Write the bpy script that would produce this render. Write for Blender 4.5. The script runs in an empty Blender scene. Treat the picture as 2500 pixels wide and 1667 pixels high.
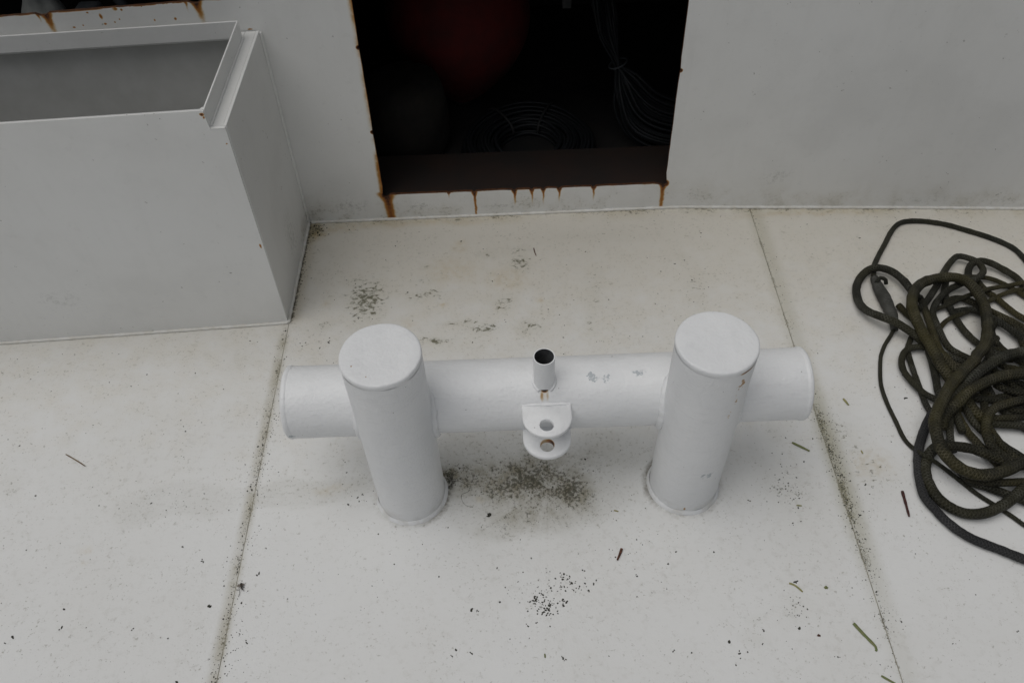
import bpy, bmesh, math, random
import numpy as np
from mathutils import Vector, Matrix, noise as mnoise
from mathutils.geometry import tessellate_polygon

random.seed(7)
scene = bpy.context.scene
col = scene.collection

# ------------------------------------------------------------------ camera
cam_d = bpy.data.cameras.new('camera')
cam = bpy.data.objects.new('camera', cam_d)
col.objects.link(cam)
right = Vector((0.999292, -0.025011, -0.028103)); up = Vector((0.037281, 0.758578, 0.650515)); fwd = Vector((-0.005049, 0.651103, -0.758973))
m = Matrix((right, up, -fwd)).transposed().to_4x4()
m.translation = Vector((-0.064906, -1.080972, 1.833737))
cam.matrix_world = m
cam_d.sensor_width = 36.0
cam_d.lens = 29.1535
cam_d.clip_start = 0.02
cam_d.clip_end = 500.0
scene.camera = cam

# ------------------------------------------------------------------ overcast daylight
SUN = Vector((-0.30, -0.13, 1.0)).normalized()       # direction towards the sun
world = bpy.data.worlds.new('World')
scene.world = world
world.use_nodes = True
wt = world.node_tree
bg = wt.nodes['Background']
sky = wt.nodes.new('ShaderNodeTexSky')
sky.sky_type = 'NISHITA'
sky.sun_disc = False
sky.sun_elevation = math.asin(SUN.z)
sky.sun_rotation = math.atan2(SUN.x, SUN.y)
sky.air_density = 1.0
sky.dust_density = 4.0
hs = wt.nodes.new('ShaderNodeHueSaturation')           # cloud cover: nearly colourless sky
hs.inputs['Saturation'].default_value = 0.34
wt.links.new(sky.outputs[0], hs.inputs['Color'])
wt.links.new(hs.outputs[0], bg.inputs['Color'])
bg.inputs['Strength'].default_value = 0.05
sun_d = bpy.data.lights.new('sun', 'SUN')
sun_d.energy = 1.5
sun_d.angle = math.radians(60)
sun_d.color = (1.0, 0.985, 0.965)
sun = bpy.data.objects.new('sun', sun_d)
col.objects.link(sun)
sun.rotation_euler = SUN.to_track_quat('Z', 'Y').to_euler()
sun.location = (0, -4, 8)
vs = scene.view_settings
vs.view_transform = 'Standard'
vs.look = 'None'
vs.gamma = 1.0
vs.exposure = -0.36
vs.use_curve_mapping = False
scene.cycles.max_bounces = 8
scene.cycles.diffuse_bounces = 5

# ------------------------------------------------------------------ measured data (metres on the deck)
SMUDGE = [[-0.52,0.685,0.058,0.084,1.0],[-0.572,0.768,0.023,0.016,0.8],[-0.328,0.693,0.061,0.021,0.8],[-0.038,0.822,0.029,0.032,0.9],[-0.053,0.875,0.045,0.017,0.75],[-0.149,0.869,0.029,0.013,0.7],[-0.34,0.814,0.018,0.013,0.7],[-0.342,0.75,0.038,0.016,0.6],[-0.107,0.654,0.035,0.024,0.75],[-0.104,0.621,0.027,0.012,0.8],[-0.155,0.548,0.046,0.016,0.95],[-0.245,0.57,0.037,0.011,0.8],[-0.202,0.573,0.024,0.011,0.8],[-0.301,0.502,0.048,0.011,1.0],[-0.024,0.549,0.034,0.023,0.85],[-0.636,0.582,0.03,0.015,0.7],[-0.679,0.614,0.022,0.015,0.55],[-0.727,1.016,0.033,0.037,1.0],[0.186,0.68,0.03,0.08,0.6],[0.162,0.547,0.014,0.039,0.6],[0.492,0.681,0.03,0.06,0.5],[0.466,0.809,0.026,0.019,0.55],[-0.86,0.455,0.036,0.031,0.5],[0.595,-0.027,0.045,0.062,0.6],[0.607,0.136,0.023,0.024,0.6],[0.821,0.01,0.056,0.056,0.55],[0.539,-0.336,0.031,0.027,0.55],[0.44,-0.398,0.025,0.013,0.5],[0.445,-0.353,0.013,0.009,0.6],[-1.384,0.058,0.03,0.031,0.55],[-1.29,0.199,0.02,0.017,0.45],[-0.732,0.767,0.013,0.11,0.5],[0.785,0.129,0.032,0.08,0.55],[-0.162,-0.15,0.014,0.021,0.4],[0.16,0.926,0.159,0.024,0.4],[-0.362,0.465,0.143,0.047,0.3],[1.166,0.908,0.052,0.024,0.5],[-1.155,0.283,0.103,0.058,0.25],[1.256,0.903,0.026,0.016,0.6]]
MOSS_SHADE = [[-0.047,0.03,0.099,0.075,0.85],[0.05,-0.006,0.057,0.057,0.8],[-0.115,0.007,0.062,0.047,0.75],[-0.25,0.046,0.027,0.029,0.95],[-0.162,0.057,0.095,0.042,0.55],[-0.05,-0.066,0.112,0.051,0.5],[-0.102,-0.109,0.09,0.028,0.3],[0.093,0.083,0.085,0.037,0.35],[-0.193,0.028,0.073,0.048,0.6],[-0.722,1.015,0.028,0.025,0.75],[-0.733,0.986,0.012,0.037,0.7]]
FILM_SHADE = [[-0.616,0.021,0.179,0.041,0.45],[-0.94,-0.001,0.158,0.055,0.3],[-0.048,0.004,0.259,0.113,0.55],[-0.091,-0.076,0.162,0.056,0.4],[-0.162,0.132,0.162,0.09,0.45],[0.158,0.093,0.117,0.075,0.5]]
YELLOW = [[-0.28,0.647,0.015,0.01,0.8],[-0.644,0.671,0.015,0.016,0.4],[-0.263,0.797,0.117,0.074,0.35],[-0.083,0.751,0.077,0.072,0.35],[-0.226,0.908,0.04,0.039,0.35],[0.014,0.641,0.017,0.017,0.5],[-0.172,-0.024,0.014,0.01,0.8],[-0.303,1.039,0.014,0.006,0.9],[-0.381,0.577,0.037,0.033,0.3],[-1.133,-0.117,0.026,0.012,0.35],[-1.125,-0.16,0.022,0.008,0.3],[-0.725,1.003,0.047,0.053,1.6],[-0.406,1.028,0.413,0.019,0.45],[0.952,1.001,0.347,0.015,0.5],[-0.557,1.037,0.022,0.015,0.9],[0.83,0.039,0.072,0.063,0.35],[-0.65,1.011,0.083,0.025,0.5],[-0.546,0.024,0.053,0.019,0.3]]
SPECKS = [[-0.027,-0.305,0.026,0.021,60,0.0022],[0.03,-0.256,0.038,0.022,45,0.0026],[0.021,-0.3,0.011,0.008,10,0.0035],[-0.058,-0.258,0.067,0.04,30,0.0018],[-0.018,-0.318,0.009,0.01,22,0.003],[-0.04,-0.288,0.013,0.009,18,0.0028],[0.034,-0.012,0.093,0.065,170,0.0013],[-0.047,0.034,0.115,0.073,170,0.0012],[-0.246,0.048,0.026,0.027,70,0.0016],[0.594,-0.029,0.035,0.054,60,0.002],[0.537,-0.334,0.037,0.029,30,0.0018],[0.495,0.702,0.075,0.107,20,0.002],[0.968,0.297,0.067,0.089,14,0.0022],[1.2,0.404,0.068,0.08,8,0.002],[-1.49,0.458,0.073,0.099,14,0.002],[-0.939,-0.007,0.094,0.049,30,0.0014],[-0.745,0.264,0.023,0.084,26,0.0016],[-0.736,0.081,0.017,0.114,40,0.0014],[-0.72,-0.34,0.013,0.077,34,0.0014],[0.232,0.596,0.244,0.1,26,0.0016],[-0.455,0.033,0.063,0.073,14,0.0022],[0.152,-0.162,0.059,0.064,12,0.0018],[-0.769,0.716,0.018,0.107,30,0.0018],[0.347,1.036,0.354,0.012,60,0.0016],[-0.063,1.046,0.124,0.012,20,0.0018],[1.211,0.966,0.264,0.017,26,0.0018],[-0.636,1.011,0.069,0.025,14,0.002]]
BIGSPECKS = [[-0.186,-0.309,0.0055],[-0.177,-0.312,0.003],[-0.224,-0.4,0.0045],[-0.19,-0.408,0.004],[-0.232,-0.412,0.003],[0.013,-0.426,0.004],[0.016,-0.43,0.003],[-0.063,-0.349,0.0032],[-0.043,-0.345,0.003],[-0.012,-0.355,0.0028],[-0.267,-0.227,0.003],[-0.048,-0.188,0.0028],[-0.13,-0.211,0.003],[-0.796,-0.279,0.0055],[-0.836,-0.163,0.0035],[-0.696,-0.204,0.004],[-1.232,-0.336,0.0055],[-1.127,-0.318,0.004],[-1.246,-0.349,0.003],[-0.695,-0.365,0.0035],[-0.961,-0.324,0.003],[-0.831,-0.446,0.0035],[-0.48,-0.006,0.004],[-0.468,0.001,0.0035],[0.557,-0.271,0.005],[0.54,-0.38,0.0045],[0.461,-0.382,0.0035],[0.399,-0.428,0.004],[0.453,-0.412,0.003],[0.295,-0.423,0.0035],[0.296,-0.186,0.0035],[0.275,-0.215,0.0032],[0.384,-0.189,0.003],[0.073,-0.225,0.004],[0.094,-0.259,0.0038],[0.08,-0.275,0.0032],[0.795,-0.024,0.0035],[0.497,-0.055,0.0035],[0.983,0.238,0.0055],[0.206,-0.15,0.003],[0.196,-0.242,0.0028],[0.256,-0.42,0.003],[1.017,-0.403,0.0025],[-0.614,0.519,0.0045],[-0.615,0.532,0.003],[-0.638,0.494,0.0035],[0.074,0.501,0.003],[-0.682,0.516,0.003],[-0.691,0.504,0.0028],[-0.535,0.606,0.003]]
DEB = {"needle":[[-1.2716,0.1556,0.002],[-1.2408,0.1377,0.002],[-1.2069,0.1161,0.002]],"dark_needle":[[0.0027,0.8836,0.002],[0.0046,0.8663,0.002],[0.009,0.847,0.002]],"twig_small":[[0.1684,-0.1733,0.004],[0.162,-0.1878,0.004],[0.1546,-0.2022,0.004]],"stick":[[0.8787,-0.0466,0.004],[0.8756,-0.0832,0.004],[0.8724,-0.1167,0.004]],"grass1":[[0.6628,-0.3725,0.003],[0.6785,-0.3989,0.003],[0.6955,-0.4257,0.003],[0.6933,-0.4355,0.003]],"grass2":[[0.6438,0.1088,0.003],[0.6628,0.0952,0.003],[0.6824,0.0806,0.003]],"grass3":[[0.8153,0.2431,0.003],[0.8199,0.2318,0.003],[0.8233,0.2207,0.003]],"grass4":[[0.5437,-0.2736,0.003],[0.5562,-0.2801,0.003],[0.5693,-0.2954,0.003]],"grass5":[[0.6885,-0.4878,0.003],[0.6998,-0.4959,0.003],[0.7155,-0.5066,0.003]],"grass6":[[0.6102,-0.074,0.003],[0.6229,-0.0756,0.003]],"grass7":[[-0.0277,-0.4154,0.003],[-0.0272,-0.4244,0.003]],"grass8":[[0.1609,-0.0693,0.003],[0.1716,-0.0731,0.003]],"grass9":[[0.8145,0.0773,0.003],[0.8158,0.0673,0.003]],"flake":[[-0.1478,-0.0687,0.002]],"crumb":[[0.6242,-0.2871,0.002]],"crumb2":[[0.5791,-0.3967,0.002]],"bug":[[-0.7301,-0.2372,0.002]],"crack":[[-0.2518,0.0298,0.0006],[-0.2246,0.0299,0.0006],[-0.2014,0.0145,0.0006],[-0.1982,0.0001,0.0006],[-0.2157,-0.0086,0.0006],[-0.2165,-0.0226,0.0006],[-0.207,-0.0392,0.0006],[-0.1876,-0.0469,0.0006]],"crack2":[[0.5421,-0.2351,0.0006],[0.5737,-0.2424,0.0006],[0.5831,-0.2315,0.0006],[0.6089,-0.2356,0.0006],[0.6495,-0.2443,0.0006]]}
ROPES = {"cord1":[0.0075,[[1.521,0.709,0.008],[1.516,0.747,0.008],[1.5,0.796,0.008],[1.453,0.842,0.008],[1.386,0.885,0.008],[1.331,0.915,0.008],[1.269,0.933,0.008],[1.219,0.936,0.008],[1.185,0.924,0.008],[1.152,0.89,0.008],[1.115,0.836,0.008],[1.076,0.78,0.008],[1.046,0.73,0.009],[1.029,0.673,0.012]]],"cord2":[0.0055,[[1.024,0.474,0.012],[1.008,0.452,0.009],[0.982,0.42,0.006],[0.961,0.385,0.006],[0.958,0.379,0.006],[0.942,0.333,0.006],[0.928,0.279,0.006],[0.925,0.22,0.006],[0.929,0.159,0.006],[0.933,0.104,0.006],[0.947,0.071,0.008],[0.954,0.037,0.03],[0.983,0.019,0.02],[1.019,-0.013,0.008],[1.055,-0.062,0.006],[1.087,-0.096,0.006],[1.116,-0.128,0.006],[1.146,-0.162,0.006]]],"splice":[0.016,[[1.03,0.679,0.015],[1.029,0.633,0.017],[1.032,0.589,0.018],[1.032,0.546,0.018],[1.032,0.506,0.017],[1.024,0.471,0.014]]],"hitch":[0.006,[[1.021,0.645,0.03],[1.037,0.66,0.034],[1.052,0.654,0.03],[1.054,0.646,0.02]]],"leftloop":[0.0135,[[1.124,0.572,0.03],[1.114,0.607,0.03],[1.102,0.654,0.03],[1.081,0.686,0.032],[1.056,0.705,0.03],[1.025,0.706,0.028],[0.99,0.683,0.018],[0.964,0.639,0.014],[0.954,0.582,0.016],[0.959,0.534,0.03],[0.986,0.497,0.042],[1.014,0.474,0.045],[1.043,0.449,0.04],[1.072,0.421,0.03],[1.097,0.382,0.02],[1.109,0.346,0.016]]],"bigloop":[0.0165,[[1.165,0.132,0.02],[1.139,0.16,0.022],[1.119,0.207,0.03],[1.104,0.263,0.035],[1.091,0.319,0.04],[1.085,0.365,0.045],[1.077,0.422,0.05],[1.073,0.474,0.055],[1.08,0.53,0.055],[1.105,0.581,0.055],[1.142,0.614,0.055],[1.194,0.63,0.055],[1.241,0.63,0.055],[1.27,0.609,0.055],[1.283,0.57,0.055],[1.286,0.527,0.052],[1.277,0.48,0.05],[1.258,0.425,0.05],[1.229,0.371,0.052],[1.188,0.33,0.058],[1.174,0.312,0.062],[1.118,0.264,0.07],[1.065,0.214,0.075],[1.02,0.158,0.078],[0.99,0.112,0.075],[0.982,0.075,0.072],[0.98,0.035,0.068],[0.992,-0.004,0.066],[1.017,-0.034,0.066],[1.055,-0.046,0.066],[1.099,-0.04,0.066],[1.145,-0.022,0.064],[1.227,0.015,0.05]]],"arc1":[0.0165,[[1.366,0.34,0.06],[1.316,0.333,0.062],[1.256,0.318,0.066],[1.206,0.291,0.068],[1.155,0.258,0.066],[1.114,0.227,0.055],[1.08,0.199,0.045],[1.054,0.164,0.03]]],"arc2":[0.0165,[[1.329,0.257,0.06],[1.284,0.258,0.062],[1.231,0.254,0.064],[1.173,0.234,0.066],[1.119,0.207,0.066],[1.072,0.171,0.058],[1.038,0.145,0.045],[1.022,0.115,0.03]]],"toploop":[0.013,[[1.119,0.544,0.016],[1.159,0.582,0.018],[1.202,0.634,0.02],[1.243,0.688,0.022],[1.275,0.725,0.024],[1.304,0.747,0.026],[1.332,0.736,0.028],[1.353,0.71,0.03],[1.349,0.67,0.034],[1.312,0.637,0.036],[1.264,0.625,0.03],[1.216,0.601,0.026],[1.175,0.563,0.024],[1.15,0.524,0.022],[1.146,0.485,0.02],[1.146,0.443,0.018],[1.15,0.396,0.018],[1.172,0.368,0.018],[1.202,0.346,0.016]]],"topright":[0.014,[[1.308,0.654,0.016],[1.319,0.692,0.018],[1.339,0.717,0.022],[1.363,0.721,0.03],[1.393,0.712,0.026],[1.422,0.691,0.02],[1.448,0.658,0.018],[1.457,0.618,0.018],[1.47,0.566,0.018]]],"straight1":[0.0095,[[1.131,0.514,0.012],[1.161,0.539,0.014],[1.204,0.553,0.02],[1.243,0.568,0.028],[1.287,0.583,0.032],[1.338,0.601,0.03],[1.406,0.621,0.02],[1.453,0.622,0.03],[1.511,0.644,0.016]]],"straight2":[0.0095,[[1.141,0.453,0.011],[1.167,0.484,0.011],[1.19,0.499,0.02],[1.242,0.519,0.022],[1.301,0.549,0.018],[1.36,0.58,0.016],[1.405,0.599,0.016],[1.456,0.611,0.014],[1.502,0.617,0.012]]],"cross1":[0.013,[[1.237,0.651,0.014],[1.217,0.604,0.014],[1.212,0.549,0.014],[1.213,0.495,0.014],[1.222,0.447,0.014],[1.238,0.408,0.015],[1.263,0.377,0.016],[1.297,0.355,0.018],[1.336,0.334,0.018],[1.369,0.319,0.016]]],"cross2":[0.0125,[[1.332,0.649,0.014],[1.342,0.611,0.014],[1.36,0.578,0.014],[1.376,0.541,0.014],[1.393,0.509,0.014],[1.413,0.485,0.014],[1.433,0.448,0.014]]],"cross3":[0.01,[[1.258,0.667,0.02],[1.313,0.664,0.02],[1.36,0.659,0.018],[1.394,0.645,0.014],[1.423,0.617,0.012],[1.446,0.586,0.012],[1.47,0.546,0.012]]],"midright":[0.0145,[[1.293,0.457,0.016],[1.314,0.483,0.018],[1.34,0.49,0.02],[1.361,0.474,0.02],[1.366,0.438,0.02],[1.361,0.392,0.02],[1.366,0.347,0.018]]],"midright2":[0.0125,[[1.295,0.455,0.014],[1.291,0.416,0.014],[1.301,0.38,0.014],[1.32,0.349,0.014],[1.345,0.314,0.014]]],"smallloop":[0.012,[[1.067,0.206,0.016],[1.029,0.234,0.02],[1.012,0.27,0.018],[1.0,0.315,0.016],[1.006,0.356,0.016],[1.03,0.39,0.018],[1.068,0.399,0.02],[1.1,0.387,0.018],[1.13,0.372,0.016],[1.162,0.353,0.014],[1.199,0.321,0.014]]],"under1":[0.0105,[[1.066,0.445,0.011],[1.04,0.403,0.011],[1.034,0.377,0.011],[1.028,0.31,0.011],[1.025,0.256,0.011],[1.023,0.202,0.012],[1.029,0.163,0.014],[1.039,0.126,0.014]]],"strap":[0.0125,[[1.037,0.186,0.014],[1.004,0.145,0.014],[0.975,0.102,0.013],[0.952,0.059,0.013],[0.936,0.013,0.013],[0.926,-0.028,0.013],[0.923,-0.068,0.012],[0.935,-0.1,0.011],[0.95,-0.132,0.011],[0.972,-0.163,0.011],[1.003,-0.189,0.011],[1.045,-0.212,0.011],[1.094,-0.24,0.011],[1.127,-0.254,0.011]]],"lowloop":[0.0145,[[1.021,0.064,0.04],[0.99,0.059,0.03],[0.966,0.038,0.018],[0.948,0.002,0.016],[0.944,-0.039,0.016],[0.952,-0.076,0.016],[0.973,-0.104,0.016],[1.003,-0.122,0.018],[1.041,-0.125,0.022],[1.091,-0.109,0.026],[1.129,-0.087,0.03],[1.165,-0.064,0.035],[1.224,-0.031,0.03]]],"mid1":[0.0145,[[0.998,0.056,0.035],[1.025,0.055,0.04],[1.055,0.049,0.042],[1.083,0.038,0.042],[1.112,0.02,0.042],[1.139,0.006,0.04],[1.178,0.001,0.036],[1.235,-0.0,0.02]]],"braid1":[0.0125,[[1.094,0.217,0.02],[1.076,0.18,0.02],[1.059,0.139,0.02],[1.043,0.094,0.02],[1.036,0.052,0.018]]],"mid2":[0.0135,[[1.091,0.187,0.015],[1.092,0.15,0.015],[1.097,0.113,0.015],[1.107,0.082,0.015],[1.118,0.05,0.016],[1.129,0.02,0.016],[1.146,-0.011,0.016]]],"ring":[0.0135,[[1.318,0.188,0.035],[1.265,0.19,0.04],[1.213,0.178,0.042],[1.172,0.162,0.042],[1.142,0.129,0.042],[1.126,0.091,0.04],[1.128,0.054,0.035],[1.148,0.027,0.03],[1.178,0.011,0.02]]],"ring2":[0.013,[[1.148,0.144,0.02],[1.171,0.129,0.022],[1.206,0.124,0.022],[1.242,0.118,0.022],[1.29,0.11,0.02]]],"deep1":[0.0135,[[1.089,0.382,0.02],[1.084,0.332,0.018],[1.076,0.284,0.016],[1.068,0.241,0.015],[1.068,0.198,0.015]]],"deep2":[0.0135,[[1.123,0.384,0.016],[1.142,0.336,0.016],[1.164,0.32,0.016],[1.187,0.279,0.016],[1.204,0.205,0.016],[1.225,0.18,0.016],[1.266,0.169,0.016],[1.313,0.158,0.016]]],"deep3":[0.0135,[[1.221,0.319,0.02],[1.253,0.292,0.02],[1.298,0.249,0.022],[1.337,0.215,0.02]]],"deep4":[0.0135,[[1.217,0.252,0.03],[1.238,0.23,0.032],[1.28,0.218,0.032],[1.335,0.222,0.03]]],"deep5":[0.012,[[1.097,0.192,0.014],[1.123,0.177,0.02],[1.149,0.153,0.026],[1.193,0.147,0.022],[1.256,0.148,0.02],[1.305,0.14,0.016]]],"deep6":[0.0145,[[1.026,0.017,0.02],[1.044,-0.032,0.018],[1.08,-0.051,0.016],[1.115,-0.069,0.016],[1.155,-0.092,0.016],[1.192,-0.117,0.016]]],"deep7":[0.0135,[[1.032,-0.031,0.03],[1.074,-0.047,0.034],[1.12,-0.052,0.036],[1.165,-0.051,0.034],[1.213,-0.055,0.03]]],"deep8":[0.0135,[[1.254,0.353,0.02],[1.275,0.316,0.02],[1.306,0.305,0.02],[1.325,0.269,0.02],[1.355,0.258,0.02]]],"deep9":[0.0135,[[1.219,0.22,0.014],[1.239,0.18,0.016],[1.278,0.184,0.02],[1.318,0.173,0.02]]],"deep10":[0.0135,[[1.134,0.59,0.02],[1.136,0.558,0.018],[1.132,0.502,0.016],[1.126,0.442,0.016],[1.123,0.384,0.016],[1.132,0.33,0.016],[1.158,0.292,0.016]]],"deep11":[0.0135,[[1.066,0.565,0.014],[1.079,0.531,0.014],[1.095,0.497,0.014],[1.106,0.452,0.014],[1.116,0.413,0.014],[1.125,0.355,0.014]]],"deep12":[0.0125,[[1.246,0.388,0.016],[1.291,0.374,0.018],[1.336,0.335,0.018],[1.385,0.319,0.016]]]}
# ------------------------------------------------------------------ object helpers
ORIG = {}
def thing(name, label, cat, loc=(0, 0, 0), group=None):
    o = bpy.data.objects.new(name, None)
    o.empty_display_size = 0.05
    col.objects.link(o)
    o.location = loc
    o['label'] = label; o['category'] = cat
    if group: o['group'] = group
    ORIG[o.name] = Vector(loc)
    return o
def tag(o, label, cat, group=None):
    o['label'] = label; o['category'] = cat
    if group: o['group'] = group
    return o
def mk(name, verts, faces, mat, parent=None, smooth=None, bevel=0.0, uv=None, recalc=False, fmat=None, loc=None):
    """verts in world metres; the mesh is stored relative to its thing's base"""
    org = ORIG[parent.name] if parent is not None else (Vector(loc) if loc is not None else Vector((0, 0, 0)))
    me = bpy.data.meshes.new(name)
    me.from_pydata([tuple(Vector(v) - org) for v in verts], [], faces)
    mats = mat if isinstance(mat, (list, tuple)) else [mat]
    for x in mats: me.materials.append(x)
    if fmat: me.polygons.foreach_set('material_index', fmat)
    if uv is not None:
        l = me.uv_layers.new(name='UVMap')
        vi = [0] * len(me.loops); me.loops.foreach_get('vertex_index', vi)
        flat = []
        for i in vi: flat += uv[i]
        l.data.foreach_set('uv', flat)
    if recalc:
        bm = bmesh.new(); bm.from_mesh(me)
        bmesh.ops.recalc_face_normals(bm, faces=bm.faces)
        bm.to_mesh(me); bm.free()
    if smooth is not None:
        me.polygons.foreach_set('use_smooth', [True] * len(me.polygons))
        if smooth < 180: me.set_sharp_from_angle(angle=math.radians(smooth))
    o = bpy.data.objects.new(name, me)
    col.objects.link(o)
    if parent is not None:
        o.parent = parent
    else:
        o.location = org
    ORIG[o.name] = org
    if bevel:
        b = o.modifiers.new('bevel', 'BEVEL'); b.width = bevel; b.segments = 3
        b.limit_method = 'ANGLE'; b.angle_limit = math.radians(40)
    return o
def boxg(x0, x1, y0, y1, z0, z1, f=None):
    v = [(x, y, z) for z in (z0, z1) for y in (y0, y1) for x in (x0, x1)]
    if f: v = [f(*p) for p in v]
    return v, [(0, 2, 3, 1), (4, 5, 7, 6), (0, 1, 5, 4), (2, 6, 7, 3), (0, 4, 6, 2), (1, 3, 7, 5)]
def plateg(outer, holes, thick, f):
    """2D outline with holes -> solid plate; f(a, b, depth) gives the world point. Face material 1 = cut edge of holes, 2 = outer edge"""
    loops = [outer] + holes
    pts = [p for l in loops for p in l]
    tris = tessellate_polygon([[Vector((p[0], p[1], 0)) for p in l] for l in loops])
    n = len(pts)
    v = [f(p[0], p[1], 0) for p in pts] + [f(p[0], p[1], thick) for p in pts]
    faces = [tuple(t) for t in tris] + [tuple(i + n for i in reversed(t)) for t in tris]
    fm = [0] * len(faces)
    k = 0
    for li, l in enumerate(loops):
        for i in range(len(l)):
            a, b = k + i, k + (i + 1) % len(l)
            faces.append((a, b, b + n, a + n)); fm.append(1 if li else 0)
        k += len(l)
    return v, faces, fm
def spline(P, step=0.01, closed=False):
    P = [Vector(p) for p in P]
    out = []
    n = len(P)
    for i in range(n if closed else n - 1):
        if closed:
            a, b, c, d = P[(i - 1) % n], P[i], P[(i + 1) % n], P[(i + 2) % n]
        else:
            a, b, c, d = P[max(i - 1, 0)], P[i], P[i + 1], P[min(i + 2, n - 1)]
        k = max(1, int((c - b).length / step))
        for j in range(k):
            t = j / k
            out.append(0.5 * ((2 * b) + (c - a) * t + (2 * a - 5 * b + 4 * c - d) * t * t + (3 * b - a - 3 * c + d) * t ** 3))
    if not closed: out.append(P[-1])
    return out
def tubeg(P, rad, n=10, closed=False, flat=1.0, wob=0.0, seed=0.0, caps=True, upv=None):
    """tube along the points; flat < 1 squashes it in z"""
    P = [Vector(p) for p in P]
    N = len(P)
    V, F, UV = [], [], []
    L = 0.0
    steep = any(abs((P[i + 1] - P[i]).normalized().z) > 0.85 for i in range(N - 1))
    sprev = None
    for i, p in enumerate(P):
        if closed: t = P[(i + 1) % N] - P[(i - 1) % N]
        else: t = P[min(i + 1, N - 1)] - P[max(i - 1, 0)]
        t.normalize()
        ref = Vector((0, 0, 1)) if abs(t.z) < 0.9 else Vector((0, 1, 0))
        s = t.cross(ref).normalized() if sprev is None or not steep else (sprev - t * sprev.dot(t)).normalized()
        sprev = s; w = s.cross(t).normalized()
        if i: L += (P[i] - P[i - 1]).length
        r = rad(i / max(1, N - 1)) if callable(rad) else rad
        if wob: r *= 1 + wob * mnoise.noise(Vector((L * 60, seed, 3.1)))
        for k in range(n + 1):
            a = -math.pi / 2 + 2 * math.pi * k / n
            rr = r
            if wob: rr *= 1 + 0.5 * wob * mnoise.noise(Vector((L * 90, math.cos(a) * 1.3 + seed, math.sin(a) * 1.3)))
            V.append(p + s * (math.cos(a) * rr) + w * (math.sin(a) * rr * flat))
            UV.append((L, k / n))
    M = N if closed else N - 1
    for i in range(M):
        for k in range(n):
            a = i * (n + 1) + k; b = ((i + 1) % N) * (n + 1) + k
            F.append((a, a + 1, b + 1, b))
    if caps and not closed:
        for e, i in ((0, 0), (1, N - 1)):
            c = len(V); V.append(P[i]); UV.append((L * e, 0.5))
            for k in range(n):
                a = i * (n + 1) + k
                F.append((c, a + 1, a) if e == 0 else (c, a, a + 1))
    return V, F, UV
def merge(*gs):
    V, F, U = [], [], []
    for g in gs:
        k = len(V)
        V += list(g[0]); F += [tuple(i + k for i in f) for f in g[1]]
        if len(g) > 2: U += list(g[2])
    return V, F, U
def latheg(prof, n, cx, cy, amp=0.0, seed=0.0):
    V, F = [], []
    for (r, z) in prof:
        if r < 1e-6:
            V.append(Vector((cx, cy, z))); continue
        for k in range(n):
            a = 2 * math.pi * k / n
            x, y = math.cos(a), math.sin(a)
            rr = r + amp * mnoise.noise(Vector((x * 2.2 + seed, y * 2.2, z * 14)))
            V.append(Vector((cx + x * rr, cy + y * rr, z + 0.6 * amp * mnoise.noise(Vector((x * r * 30, y * r * 30, seed))))))
    idx = []; k = 0
    for (r, z) in prof:
        if r < 1e-6: idx.append((k,)); k += 1
        else: idx.append(tuple(range(k, k + n))); k += n
    for a, b in zip(idx[:-1], idx[1:]):
        for i in range(n):
            j = (i + 1) % n
            if len(a) == 1 and len(b) == 1: continue
            if len(a) == 1: F.append((a[0], b[i], b[j]))
            elif len(b) == 1: F.append((a[i], a[j], b[0]))
            else: F.append((a[i], a[j], b[j], b[i]))
    return V, F

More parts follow.
